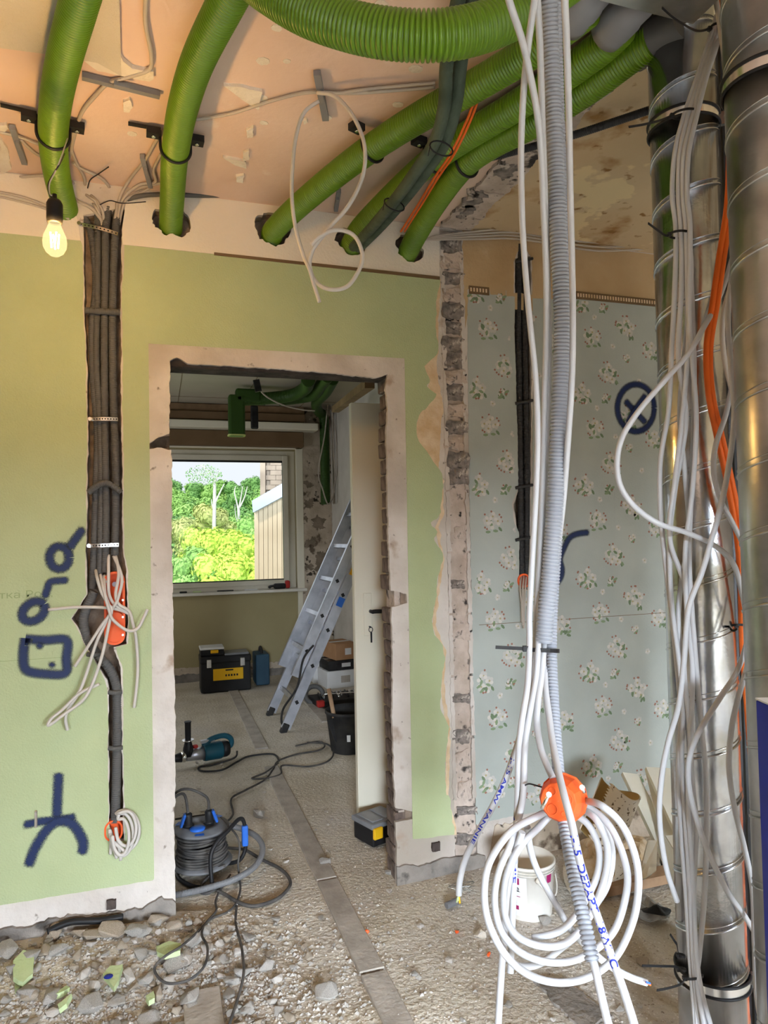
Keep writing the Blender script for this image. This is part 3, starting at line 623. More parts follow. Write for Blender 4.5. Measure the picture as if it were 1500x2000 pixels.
# ================================================================== OBJECTS
def pts_of(lst, **kw):
    out = []
    for p in lst:
        if isinstance(p, Vector): out.append(p)
        elif len(p) == 3: out.append(P(p[0], p[1], d=p[2]))
        else: out.append(P(p[0], p[1], **kw))
    return out
def cable(name, label, cat, ctrl, r, mt, group=None, sides=8, n=8):
    m = MB(); m.tube(ctrl, r, sides, n); return single(m, name, mt, label, cat, group)

# ---- green ventilation ducts
DR = .043
def duct(ctrl, label, r=DR, pitch=.0095):
    m = MB(); m.corr(ctrl, r, pitch, .19, 28); return single(m, 'flexible_duct', M['green_duct'], label, 'duct', 'green flexible ducts under the ceiling')
zc = H-.065
def dpath(hole, mids, z=zc):
    c = P(hole[0], hole[1], Y=0); inn = Vector((c.x, .05, c.z-.01))
    return [inn, c]+[P(x, y, z=zz) for x, y, zz in mids]
duct(dpath((128, 408), [(112, 345, 2.65), (104, 275, zc), (108, 205, zc), (124, 120, zc), (152, 15, zc), (185, -110, zc), (230, -300, zc)]), 'leftmost green corrugated duct above the light bulb, ending beside the wall chase')
duct(dpath((334, 432), [(337, 375, 2.655), (341, 310, zc), (354, 225, zc), (384, 125, zc), (440, 10, zc), (492, -85, zc), (560, -190, zc-.03)]), 'green corrugated duct second from the left, ending in a round hole in the white band')
duct(dpath((535, 450), [(580, 405, 2.65), (650, 346, zc), (722, 292, zc), (805, 238, zc), (910, 178, zc), (1010, 118, zc), (1090, 62, zc), (1150, 15, zc)]), 'green corrugated duct with a strap, uppermost of the three slanting to the right')
duct(dpath((688, 474), [(705, 445, 2.64), (760, 388, zc), (830, 324, zc), (905, 270, zc), (1000, 212, zc), (1100, 148, zc), (1180, 88, zc), (1215, 52, zc)]), 'green corrugated duct between two others, middle of the three slanting to the right')
duct(dpath((799, 488), [(812, 462, 2.63), (850, 398, zc-.01), (900, 330, zc-.01), (955, 286, zc-.01), (1050, 236, zc-.01), (1150, 172, zc-.01), (1225, 115, zc-.01), (1275, 80, zc-.01)]), 'green corrugated duct nearest the ceiling scar, lowest of the three slanting to the right')
duct([P(x, y, d=d) for x, y, d in ((470, -60, 1.52), (520, -22, 1.45), (600, 24, 1.39), (700, 56, 1.35), (800, 70, 1.33), (890, 66, 1.33), (970, 44, 1.36), (1050, 4, 1.42), (1130, -50, 1.5))], 'green corrugated duct sagging in a wide arc at the top of the view', .044)
# grey sleeves and the plenum box they plug into
for k, (a, b, lb) in enumerate((((1195, 55), (1235, 12), 'grey push-fit sleeve on the end of the middle slanting duct'), ((1120, 30), (1150, -8), 'grey push-fit sleeve on the end of the upper slanting duct'), ((1252, 95), (1285, 72), 'dark grey push-fit sleeve tucked behind the steel duct'))):
    p = P(*a, z=zc); q = P(*b, z=zc); dv = (q-p).normalized(); m = MB()
    m.rings([p-dv*.02, p, p+dv*.05, p+dv*.052, p+dv*.12], [.0475, .049, .049, .046, .046], 28); single(m, 'duct_sleeve', M['sleeve'] if k < 2 else M['dark_conduit'], lb, 'sleeve')
c = P(1235, -25, z=H-.07); m = MB(); m.bbox((c.x+.02, c.y-.1, H-.075), (.26, .16, .14), .006, seg=1); single(m, 'plenum_box', M['galv_dull'], 'grey sheet metal box on the ceiling above the duct sleeves', 'duct box')
# black straps holding the ducts
def clamp(x, y, ax, ay, label, tabs=True, z=zc, R0=DR):
    p = P(x, y, z=z); q = P(ax, ay, z=z); t = (q-p).normalized(); sd = Vector((t.y, -t.x, 0)).normalized()
    o = thing('pipe_clamp', label, 'clamp', p, 'black duct clamps')
    m = MB(); ring = []
    for k in range(25):
        a = PI+PI*k/24; ring.append(p+sd*(math.cos(a)*(R0+.004))+Vector((0, 0, math.sin(a)*(R0+.004))))
    ring = [ring[0]+Vector((0, 0, .05))]+ring+[ring[-1]+Vector((0, 0, .05))]
    m.rings(ring, .0045, 6); m.build('band', M['black'], o)
    for s in (-1, 1):
        m = MB(); c = p+sd*(s*(R0+.024))+Vector((0, 0, H-.012-z)); m.box(c-Vector((0, 0, .014)), (.042, .034, .022), rot=Matrix.Rotation(math.atan2(sd.y, sd.x), 3, 'Z')); m.build('ear', M['black'], o)
        if s > 0 and tabs: 
            m = MB(); m.bar(c+sd*(s*.015), c+sd*(s*.075), .014, .006); m.build('slotted_tab', M['black'], o)
        m = MB(); m.rings([c-Vector((0, 0, .024)), c-Vector((0, 0, .03))], .006, 8); m.build('screw', M['zinc'], o)
clamp(104, 262, 108, 205, 'black clamp holding the leftmost green duct to the ceiling')
clamp(343, 290, 354, 225, 'black clamp holding the second green duct from the left')
clamp(728, 287, 805, 238, 'black clamp on the uppermost slanting green duct', False)
clamp(850, 310, 905, 270, 'black clamp on the middle slanting green duct beside the lagged pipes', False)
clamp(912, 318, 955, 286, 'black clamp on the lowest slanting green duct', False, zc-.01)
# lagged pipes
cable('lagged_pipe', 'dark green-grey lagged pipe with seam, left one of the twisted pair', 'pipe', [P(x, y, d=d) for x, y, d in ((910, -60, 1.62), (886, 40, 1.7), (872, 130, 1.78), (868, 205, 1.86), (850, 275, 1.95), (812, 335, 2.05), (770, 392, 2.2), (730, 440, 2.42), (700, 472, 2.62), (690, 482, 2.72))], .018, M['insul'], 'lagged pipes', 14, 10)
cable('lagged_pipe', 'dark green-grey lagged pipe, right one of the twisted pair', 'pipe', [P(x, y, d=d) for x, y, d in ((940, -60, 1.64), (912, 40, 1.72), (899, 130, 1.8), (890, 205, 1.88), (870, 275, 1.97), (835, 330, 2.07), (793, 385, 2.22), (750, 435, 2.44), (712, 474, 2.64), (700, 484, 2.74))], .018, M['insul'], 'lagged pipes', 14, 10)
for (x, y, d) in ((862, 290, 1.93), (770, 400, 2.2)):
    p = P(x, y, d=d); t_ = (P(x-30, y+48, d=d+.1)-p).normalized(); s1 = (_r-t_*_r.dot(t_)).normalized(); s2 = t_.cross(s1); m = MB(); m.rings([p+s1*(.035*math.cos(a*PI/8))+s2*(.022*math.sin(a*PI/8)) for a in range(16)], .0025, 5, closed=True); m.rings([p-s1*.034, p-s1*.04-_u*.03], .0015, 5)
    single(m, 'cable_tie', M['black'], 'black tie around the twisted lagged pipes, %s' % ('upper one' if y < 350 else 'lower one near the wall'), 'cable tie')
for k, dx in enumerate((0, 7)):
    cable('orange_tube', 'thin orange tube dropping from behind the lagged pipes to the wall', 'tube', [P(x+dx, y, d=d) for x, y, d in ((945, 95, 1.95), (925, 200, 2.0), (885, 292, 2.05), (850, 345, 2.15), (815, 402, 2.35), (783, 452, 2.55))], .004, M['orange_cable'], 'thin orange tubes by the lagged pipes')

# ---- ceiling cables
zk = H-.012
def ck(pts, label, r=.0052, mt='beige_cable', group=None, z=zk): return cable('ceiling_cable', label, 'cable', [q if isinstance(q, Vector) else (P(q[0], q[1], z=z) if len(q) == 2 else P(q[0], q[1], d=q[2])) for q in pts], r, M[mt], group)
wz = lambda x, y, Y=-.01: P(x, y, Y=Y)
ck([(288, -40), (284, 40), (296, 110), (290, 136), (250, 150), (212, 162), (188, 185), (160, 220), (146, 262), (137, 300), (128, 332), (135, 372), wz(152, 392), wz(180, 408), wz(205, 440, .02)], 'pale cable curling from the white board past the leftmost duct into the wall chase', .0058)
ck([(0, 258), (40, 268), (85, 285), (140, 298)], 'pale cable crossing behind the leftmost green duct', .005)
ck([(40, 272), (70, 300), (95, 308), (118, 300), (140, 270), (150, 240)], 'pale cable looping under the leftmost green duct', .005)
for k, pp in enumerate(([(138, 290), (150, 320), (165, 350), (168, 385), wz(185, 402), wz(200, 430, .02)], [(143, 318), (160, 330), (200, 350), (222, 380), wz(228, 402), wz(222, 440, .02)], [(140, 355), (160, 370), wz(185, 388), wz(200, 412), wz(203, 440, .02)], [(150, 372), wz(175, 385), wz(190, 400), wz(198, 440, .02)])):
    ck(pp, 'pale cable fanning out of the top of the wall chase below the leftmost duct', .0052, 'beige_cable', 'cables fanning out of the chase')
for k, pp in enumerate(([(380, 238), (330, 250), (305, 275), (285, 310), (250, 355), wz(232, 392), wz(225, 440, .02)], [(315, 300), (300, 330), (303, 355), (270, 362), wz(238, 392), wz(226, 440, .02)], [(330, 355), (280, 365), (250, 380), wz(235, 400), wz(228, 440, .02)], [wz(420, 374), wz(320, 362), wz(275, 376), wz(245, 392), wz(232, 440, .02)])):
    ck(pp, 'pale cable running from the second duct down into the wall chase', .0052, 'beige_cable', 'cables entering the chase from the right')
ck([(380, 234), (450, 222), (520, 200), (580, 184), (620, 180), (690, 182), (780, 176), (850, 170)], 'pale cable crossing the ceiling above the three slanting ducts', .005)
ck([(640, 186), (700, 176), (780, 168), (850, 162)], 'second pale cable crossing the ceiling to the lagged pipes', .0045)
ck([wz(345, 362), wz(420, 364), wz(520, 366), wz(600, 370), wz(700, 384), wz(760, 380)], 'upper pale cable along the top of the wall behind the ducts', .005)
ck([wz(345, 366), wz(400, 374), wz(470, 376), wz(540, 372), wz(640, 378), wz(750, 372)], 'lower pale cable along the top of the wall behind the ducts', .005)
ck([wz(240, 396, .02), wz(262, 385), wz(310, 380), wz(400, 382), wz(480, 380), wz(560, 374), wz(650, 368), wz(760, 362)], 'dark grey conduit along the top of the wall behind the ducts', .0085, 'dark_conduit')
for k in range(6):
    o_ = k*6.0
    ck([wz(862, 386+o_*.7, -.02), wz(930, 392+o_*1.3, -.02-k*.006), wz(1020, 410+o_*1.1, -.02-k*.007), wz(1110, 420+o_*1.2, -.025), wz(1190, 432+o_*(.3+.25*(k % 3)), -.02-k*.005), wz(1300, 442+o_*.9, -.02), wz(1420, 452+o_*.9, -.02)], 'grey cable in the upper flat bundle crossing the tan wall behind the hanging cables', .0048, 'beige_cable', 'upper cable bundle over the floral paper')
for k in range(4):
    o_ = k*5.0
    ck([wz(808, 478-k*3, -.004), wz(850, 462+o_*.4, -.02), wz(930, 452+o_, -.03), wz(1000, 448+o_*1.2, -.035), wz(1080, 460+o_*1.1, -.03), wz(1170, 466+o_*1.6, -.03), wz(1290, 468+o_*1.2, -.02), wz(1420, 476+o_, -.02)], 'grey cable in the lower flat bundle crossing the tan wall behind the hanging cables', .0046, 'beige_cable', 'lower cable bundle over the floral paper')
cable('corrugated_conduit', 'dark corrugated conduit slanting across the stained ceiling to the steel duct', 'conduit', [P(910, 318, z=H-.03), P(1000, 296, z=H-.03)], .001, M['black']) if 0 else None
m = MB(); m.corr([P(940, 312, z=H-.05), P(1020, 292, z=H-.05), P(1120, 264, z=H-.05), P(1200, 238, z=H-.05), P(1290, 208, z=H-.05)], .0125, .006, .14, 14); single(m, 'corrugated_conduit', M['black_conduit'], 'dark corrugated conduit slanting across the stained ceiling to the steel duct', 'conduit')
ck([(1180, 150), (1225, 132), (1300, 108)], 'short dull cable on the ceiling scar beside the lowest duct', .006)
ck([(0, 356), (40, 346), (95, 342)], 'pale cable at the left edge above the white band', .005)
ck([wz(-20, 372), wz(40, 384), wz(90, 402), wz(128, 424)], 'pale cable sagging across the white band above the bulb', .005)
ck([wz(-20, 380), wz(40, 394), wz(95, 410), wz(135, 428)], 'second pale cable sagging across the white band above the bulb', .004)
# loop of cable hanging from the ceiling clip
dl = [(620, 181, 2.02), (652, 187, 1.99), (680, 213, 1.97), (700, 247, 1.96), (712, 285, 1.95), (712, 327, 1.95), (700, 367, 1.95), (677, 407, 1.95), (650, 437, 1.95), (627, 465, 1.95), (610, 490, 1.95), (605, 520, 1.95), (617, 550, 1.95), (643, 565, 1.94), (677, 560, 1.94), (700, 530, 1.94), (708, 500, 1.94), (697, 467, 1.94), (677, 452, 1.94), (650, 450, 1.935), (625, 462, 1.935), (608, 478, 1.935)]
ck(dl, 'pale grey cable hanging in a big loop and coiled once at its end', .0058, 'grey_cable')
ck([(622, 198, 2.0), (594, 220, 1.99), (579, 263, 1.98), (572, 317, 1.97), (570, 383, 1.96), (577, 443, 1.96), (593, 500, 1.96), (604, 525, 1.94), (612, 552, 1.95), (624, 590, 1.95)], 'pale grey cable hanging straight with a loose end over the green wall', .0055, 'grey_cable')
def clip(a, b, wd, label):
    m = MB(); m.bar(P(*a, z=H-.012), P(*b, z=H-.012), wd, .016); m.bar(P(*a, z=H-.026).lerp(P(*b, z=H-.026), .4), P(*a, z=H-.026).lerp(P(*b, z=H-.026), .6), wd*.6, .01)
    single(m, 'cable_clip', M['sleeve'], label, 'cable clip')
clip((160, 148), (312, 186), .018, 'long grey clip bar holding the curling cable under the white board')
clip((619, 142), (636, 232), .02, 'grey clip bar from which the looped cable hangs')
clip((24, 248), (48, 318), .018, 'grey clip bar left of the leftmost green duct')
clip((278, 305), (294, 364), .016, 'grey clip bar just left of the second green duct')
clip((130, 262), (122, 318), .02, 'grey clip bar hanging beside the leftmost green duct')
clip((662, 372), (656, 410), .016, 'small grey clip bar behind the slanting ducts')

# ---- bare bulb
bp = P(107, 470, d=1.85); o = thing('light_bulb', 'bare glowing bulb in a black holder hanging on thin wires at the left', 'lamp', bp-Vector((0, 0, .045)))
K = Matrix.Translation(bp)
m = MB(); m.lathe([(.001, -.042), (.012, -.040), (.022, -.032), (.029, -.018), (.0305, -.004), (.028, .012), (.021, .028), (.0155, .042), (.0145, .05)], sides=24, M=K); m.build('glass', M['bulb_glow'], o)
m = MB()
for a in range(4): m.rings([bp+Vector((.008*math.cos(a*1.57), .008*math.sin(a*1.57), -.02)), bp+Vector((.011*math.cos(a*1.57+.5), .011*math.sin(a*1.57+.5), .02))], .0022, 6)
m.build('filament', M['filament'], o)
m = MB(); m.lathe([(.0145, .046), (.019, .048), (.0205, .06), (.0205, .098), (.016, .108), (.006, .11), (.006, .125), (.001, .126)], sides=20, M=K); m.build('holder', M['black'], o)
tp = bp+Vector((0, 0, .125))
m = MB(); m.tube([tp, P(100, 385, d=1.86), P(94, 362, d=1.88), P(104, 340, d=1.9), P(118, 318, d=1.92), P(128, 295, z=H-.02)], .0022, 6); m.build('wire', M['black'], o)
m = MB(); m.tube([tp+Vector((.003, 0, 0)), P(98, 380, d=1.85), P(97, 358, d=1.87), P(108, 335, d=1.89), P(122, 300, d=1.92), P(134, 262, z=H-.02)], .0018, 6); m.build('wire', M['grey_cable'], o)
lb = light('bulb_light', 'POINT', bp, 27, (1, .58, .20), size=.028); lb.parent = o; lb.matrix_parent_inverse = Matrix.Translation(-o.location)
for nm, pp in (('upper', [P(170, 372, z=H-.02), P(176, 352, z=H-.03), P(192, 340, z=H-.04), P(212, 326, z=H-.05)]), ('lower', [P(195, 400, Y=-.02), P(215, 392, Y=-.03), P(240, 397, Y=-.05), P(285, 394, Y=-.06)])):
    m = MB(); m.tube(pp, .002, 6); single(m, 'tie_tail', M['black'], 'thin black tie tail sticking out at the top of the chase, %s one' % nm, 'cable tie')

# ---- conduits in the chase of the green wall
def cond(pts, r, label, Y=.018, pitch=.0075, mt='dark_conduit', group='grey conduits in the wall chase'):
    m = MB(); m.corr([P(x, y, Y=Y) for x, y in pts], r, pitch, .12, 14); return single(m, 'corrugated_conduit', M[mt], label, 'conduit', group)
cond([(162, 420), (176, 450), (184, 500), (187, 560), (180, 640), (182, 740), (190, 850), (187, 960), (184, 1060), (180, 1150)], .0125, 'grey conduit in the wall chase, leftmost of the four, running straight down', .024)
cond([(190, 408), (191, 480), (190, 600), (188, 700), (193, 800), (197, 900), (197, 1000), (194, 1130)], .0115, 'grey conduit in the wall chase, second from the left', .016)
cond([(212, 405), (206, 450), (206, 500), (204, 620), (204, 750), (205, 860), (207, 1000), (205, 1118)], .0135, 'grey conduit in the wall chase, third from the left', .012)
cond([(230, 402), (226, 450), (222, 520), (220, 600), (220, 680), (222, 800), (226, 900), (226, 1000), (224, 1084)], .0140, 'grey conduit in the wall chase, rightmost of the four', .014)
cond([(184, 1155), (170, 1185), (163, 1215), (172, 1250), (192, 1280), (214, 1306), (226, 1335), (229, 1365), (229, 1450), (227, 1540), (225, 1605)], .0165, 'thick grey conduit bending left and then down the narrow lower chase', .008)
m = MB(); m.corr([P(166, 606, Y=-.012), P(200, 608, Y=-.018), P(234, 610, Y=-.012)], .0115, .006, .1, 12); single(m, 'conduit_offcut', M['dark_conduit'], 'short conduit offcut wedged straight across the chase', 'conduit')
m = MB(); m.corr([P(173, 962, Y=-.01), P(188, 950, Y=-.016), P(205, 943, Y=-.018), P(222, 950, Y=-.016), P(236, 962, Y=-.01)], .0115, .006, .1, 12); single(m, 'conduit_offcut', M['dark_conduit'], 'short conduit offcut arched across the chase', 'conduit')
for (y, a, b) in ((1352, 212, 238), (1461, 212, 239), (1278, 170, 196)):
    m = MB(); m.corr([P(a, y, Y=-.006), P((a+b)/2, y+1, Y=-.012), P(b, y-1, Y=-.006)], .0085, .005, .1, 10); single(m, 'conduit_offcut', M['dark_conduit'], {1352: 'short conduit collar clamped over the lower chase just below the bend', 1461: 'short conduit collar clamped halfway down the lower chase', 1278: 'short conduit collar across the thick bend'}[y], 'conduit')
def strap(a, b, label):
    A = P(*a, Y=-.006); B = P(*b, Y=-.006); o = thing('perforated_strap', label, 'strap', A, 'perforated steel straps in the chase'); mid = [A.lerp(B, t)+Vector((0, -.01*math.sin(PI*t), 0)) for t in [i/10 for i in range(11)]]
    m = MB()
    for p, q in zip(mid, mid[1:]): m.bar(p, q, .0022, .013)
    m.build('band', M['zinc'], o)
    for i in range(10):
        c = mid[i].lerp(mid[i+1], .5); m = MB(); m.rings([c+Vector((0, -.0008, 0)), c+Vector((0, -.0016, 0))], .0028, 8); m.build('hole', M['ink'], o)
    m = MB(); m.rings([A+Vector((0, -.003, 0)), A+Vector((0, -.012, 0))], .007, 10); m.build('screw', M['zinc'], o)
strap((155, 438), (230, 457), 'perforated steel strap slanting over the conduits near the ceiling')
strap((176, 819), (230, 819), 'perforated steel strap over the conduits at mid height')
strap((174, 1066), (232, 1064), 'perforated steel strap over the conduits just above the orange box')
# orange double box
def rrect(cx, cz, w_, h_, r, n=8):
    out = []
    for (sx, sz, a0) in ((1, 1, 0), (-1, 1, PI/2), (-1, -1, PI), (1, -1, 1.5*PI)):
        for k in range(n+1):
            a = a0+PI/2*k/n; out.append((cx+sx*(w_/2-r)+r*math.cos(a), cz+sz*(h_/2-r)+r*math.sin(a)))
    return out
p0 = P(203, 1117, Y=0); p1 = P(245, 1258, Y=0); cx, cz = (p0.x+p1.x)/2, (p0.z+p1.z)/2; bw, bh = p1.x-p0.x, p0.z-p1.z
o = thing('double_wall_box', 'tall orange two-gang wall box in the chase with grey cables spilling out', 'junction box', (cx, 0, cz-bh/2))
m = MB(); m.slab(rrect(cx, cz, bw, bh, bw*.48), -.008, .03, [rrect(cx, cz, bw-.016, bh-.016, bw*.40)]); m.build('rim', M['orange'], o)
m = MB(); m.slab(rrect(cx, cz, bw-.012, bh-.012, bw*.42), .026, .032); m.build('back', M['orange'], o)
m = MB(); m.slab(rrect(cx, cz-bh*.27, bw-.014, bh*.42, bw*.3), -.004, .0); m.build('cover', M['orange'], o)
for (x, y) in ((208, 1136), (240, 1136), (207, 1171), (240, 1172), (240, 1205), (240, 1240)):
    c = P(x, y, Y=-.01); m = MB(); m.rings([c+Vector((0, .004, 0)), c+Vector((0, -.003, 0))], .0042, 8); m.build('screw', M['zinc'], o)
c = P(224, 1141, Y=.02); m = MB(); m.rings([c+Vector((0, .004, 0)), c+Vector((0, -.004, 0))], .009, 12); m.build('plug', M['flash'], o)
gw = [([(212, 1084), (212, 1120), (213, 1160), (225, 1182), (248, 1196), (252, 1199), (236, 1192), (206, 1187), (150, 1186), (94, 1191)], 'pale grey cable poking far left out of the orange wall box'),
      ([(226, 1086), (232, 1120), (226, 1160), (232, 1180), (252, 1194), (260, 1220), (266, 1250), (269, 1312), (262, 1382)], 'pale grey cable hanging to the right out of the orange wall box'),
      ([(222, 1086), (238, 1128), (230, 1170), (218, 1192), (203, 1224), (188, 1256), (160, 1340), (134, 1384), (128, 1404), (132, 1426)], 'pale grey cable hanging low left from the orange wall box with a hooked end'),
      ([(187, 1114), (190, 1130), (198, 1156), (210, 1178), (216, 1196), (198, 1222), (180, 1250), (146, 1302)], 'pale grey cable ending beside the thick conduit bend'),
      ([(196, 1122), (202, 1150), (212, 1180), (218, 1190), (212, 1224), (196, 1292), (168, 1360), (124, 1396), (95, 1417), (100, 1404), (122, 1386), (156, 1354), (194, 1336)], 'pale grey cable bent back on itself below the orange wall box'),
      ([(204, 1124), (205, 1160), (214, 1195), (222, 1212), (248, 1231), (268, 1228), (280, 1208), (288, 1190)], 'short grey cable curling up to the right of the orange wall box')]
for k, (pp, lb_) in enumerate(gw):
    n_ = len(pp); cable('wall_cable', lb_, 'cable', [P(x, y, Y=(.01 if i == 0 else -.022-.006*k-.01*math.sin(PI*i/(n_-1)))) for i, (x, y) in enumerate(pp)], .0056, M['grey_cable'])
# lower box with a small coil
p = P(222, 1622, Y=0); o = thing('wall_box', 'round orange wall box at the foot of the lower chase behind a small coil', 'junction box', p)
m = MB(); m.slab(rrect(p.x, p.z, .062, .075, .03), -.006, .03, [rrect(p.x, p.z, .05, .063, .024)]); m.build('rim', M['orange'], o)
m = MB(); m.slab(rrect(p.x, p.z, .055, .068, .026), .024, .03); m.build('back', M['orange'], o)
for k, (cx_, cy_, rx, ry, e) in enumerate(((243, 1622, 29, 40, (216, 1668)), (238, 1630, 22, 42, (228, 1676)), (246, 1618, 20, 34, (236, 1680)), (236, 1634, 16, 36, (248, 1666)))):
    pp = [(226+k*2, 1590)]+[(cx_+rx*math.cos(t), cy_-ry*math.sin(t)) for t in [PI*.6-i*PI/5 for i in range(9)]]+[(cx_-rx*.9, cy_+10), e]
    cable('wall_cable', 'pale grey cable coiled in front of the round orange wall box', 'cable', [P(x, y, Y=-.014-.010*k-.01*math.sin(PI*i/11)) for i, (x, y) in enumerate(pp)], .0058, M['grey_cable'], 'cable coil at the lower wall box')
p = P(70, 1600, Y=-.006); m = MB(); m.bbox(p, (.01, .006, .06), .002, seg=1); m.rings([p+Vector((0, -.004, .022)), p+Vector((0, -.008, .022))], .004, 8); single(m, 'nail_clip', M['zinc'], 'small steel clip nailed over the lowest blue spray mark', 'clip')
# conduits in the floral chase
for k, (dx, rr) in enumerate(((-6, .014), (6, .014))):
    cond([(1018+dx*.6, 478), (1019+dx, 530), (1018+dx, 620), (1020+dx, 760), (1022+dx, 900), (1023+dx, 1000), (1023+dx*.8, 1122)], rr, 'black conduit sunk in the floral wall, %s of two' % ('left' if dx < 0 else 'right'), .008, .0075, 'black_conduit', 'black conduits in the floral wall')
for y in (508, 785, 950, 1052):
    m = MB(); m.tube([P(1007, y+3, Y=-.008), P(1022, y, Y=-.014), P(1040, y-3, Y=-.008)], .007, 8); single(m, 'conduit_band', M['black_conduit'], 'dark band over the black conduits, %s' % {508: 'topmost at the tan plaster', 785: 'second from the top', 950: 'third from the top', 1052: 'lowest above the orange box'}[y], 'band')
p = P(1022, 1134, Y=0); o = thing('wall_box', 'round orange wall box in the floral paper half hidden by hanging white cables', 'junction box', p)
m = MB(); m.slab(rrect(p.x, p.z, .062, .062, .03), -.008, .03, [rrect(p.x, p.z, .048, .048, .023)]); m.build('rim', M['orange'], o)
m = MB(); m.slab(rrect(p.x, p.z, .05, .05, .024), .02, .03); m.build('back', M['orange'], o)
for k, dx in enumerate((-4, 1, 6)):
    cable('wall_cable', 'thin cable drooping from the orange box in the floral paper', 'cable', [P(1022+dx, 1125, Y=.01), P(1020+dx, 1150, Y=-.03), P(1021+dx*.5, 1180, Y=-.03), P(1021+dx*.3, 1215+k*6, Y=-.025)], .0045, M['beige_cable'], 'thin cables under the floral wall box', 6)

# ---- spiral steel ducts at the right
def spiral(cx_, cy_, z0, z1, r, label, mt, brackets):
    o = thing('spiral_duct', label, 'duct', (cx_, cy_, z0))
    m = MB(); m.rings([Vector((cx_, cy_, z0)), Vector((cx_, cy_, z1))], r, 64); m.build('tube', M[mt], o)
    pts = []; n = 0; z = z0
    while z < z1: pts.append(Vector((cx_+r*math.cos(n*.13+.8), cy_+r*math.sin(n*.13+.8), z))); n += 1; z += .137*.13/(2*PI)
    m = MB(); m.rings(pts, .0026, 5); m.build('spiral_seam', M[mt], o)
    m = MB(); m.rings([p+Vector((0, 0, .012)) for p in pts], .0014, 4); m.build('spiral_seam', M[mt], o)
    for z in brackets:
        b = MB(); b.rings([Vector((cx_+(r+.001)*math.cos(a*PI/24), cy_+(r+.001)*math.sin(a*PI/24), z)) for a in range(48)], .0025, 4, closed=True)
        b.add([Vector((cx_+(r+.004)*math.cos(a*PI/24), cy_+(r+.004)*math.sin(a*PI/24), z+s*.011)) for a in range(48) for s in (-1, 1)], [(2*a, 2*a+1, (2*a+3) % 96, (2*a+2) % 96) for a in range(48)], True)
        bo = b.build('bracket_band', M['zinc'], o)
        for s in (-1, 1):
            g = MB(); g.rings([Vector((cx_+(r+.005)*math.cos(a*PI/24), cy_+(r+.005)*math.sin(a*PI/24), z+s*.013)) for a in range(48)], .0035, 6, closed=True); sub(g, 'rubber_edge', M['black'], bo)
        rt = Vector((_r.x, _r.y, 0)).normalized(); fr = Vector((-_f.x, -_f.y, 0)).normalized(); e = Vector((cx_, cy_, z))+(rt*.93+fr*.37)*(r+.016)
        g = MB(); g.box(e, (.03, .012, .032), rot=Matrix.Rotation(-YAW-.4, 3, 'Z')); g.rings([e-rt*.0, e+fr*.018], .0065, 8); g.rings([e+fr*.018, e+fr*.022], .004, 8); sub(g, 'bracket_lug', M['galv_dull'], bo)
    return o
LD = P(1367, 1200, d=1.74); RDp = P(1531, 1000, d=1.39)
spiral(LD.x, LD.y, -.02, H, .08, 'galvanised spiral duct standing behind the bundle of white cables', 'galv', (P(1340, 212, d=1.70).z, P(1430, 1925, d=1.66).z))
spiral(RDp.x, RDp.y, -.02, H, .08, 'dull galvanised spiral duct at the right edge, nearest the viewer', 'galv_dull', (P(1450, 120, d=1.35).z,))
# slotted uprights and a dark sheet filling the gap between the ducts
rt = Vector((_r.x, _r.y, 0)).normalized(); fr = Vector((-_f.x, -_f.y, 0)).normalized(); rz = Matrix.Rotation(-YAW, 3, 'Z')
for (x, d, lab, wd) in ((1412, 1.80, 'thin steel upright rail touching the left spiral duct', .02), (1424, 1.84, 'second thin steel upright rail between the spiral ducts', .016)):
    a = P(x, 1000, d=d); m = MB(); m.box((a.x, a.y, H/2), (wd, .02, H), rot=rz); m.box((a.x-rt.x*wd*.3, a.y-.012, H/2), (.004, .006, H), rot=rz); single(m, 'upright_rail', M['dark_steel'], lab, 'rail')
a = P(1462, 1000, d=1.86); o = thing('slotted_upright', 'black slotted steel upright in the gap between the spiral ducts', 'upright', (a.x, a.y, 0))
m = MB(); m.box((a.x, a.y, H/2), (.075, .02, H), rot=rz); m.build('post', M['black'], o)
z = .05
while z < 2.6:
    c = Vector((a.x, a.y, z))+fr*.011; m = MB(); m.box(c-rt*.006, (.009, .003, .03), rot=rz); m.build('slot', M['beige_cable'], o); z += .1
a = P(1500, 1000, d=1.99); m = MB(); m.box((a.x, a.y, H/2), (.24, .02, H), rot=rz); single(m, 'dark_backing', M['rubber'], 'dark sheet standing behind the gap between the spiral ducts', 'board')
# blue carton
a = P(1493, 1372, d=1.22); o = thing('blue_carton', 'blue carton with a white ring print at the right edge of the view', 'carton', (a.x+.09, a.y, .0))
a0 = P(1490, 1372, d=1.22); bcx = a0+rt*.11
m = MB(); m.bbox((bcx.x, bcx.y, a0.z-.35), (.22, .05, .7), .003, rot=rz, seg=1); m.build('box', M['bluebox'], o)
m = MB(); c = Vector((bcx.x, bcx.y, 0))-rt*.085+fr*.027; c.z = a0.z-.03; m.rings([c+rt*(.02*math.cos(t*PI/12))+Vector((0, 0, .02*math.sin(t*PI/12))) for t in range(24)], .002, 4, closed=True); m.build('ring_print', M['white_card'], o)
m = MB(); m.box((bcx.x, bcx.y, a0.z+.001), (.22, .05, .003), rot=rz); m.build('top_edge', M['white_card'], o)

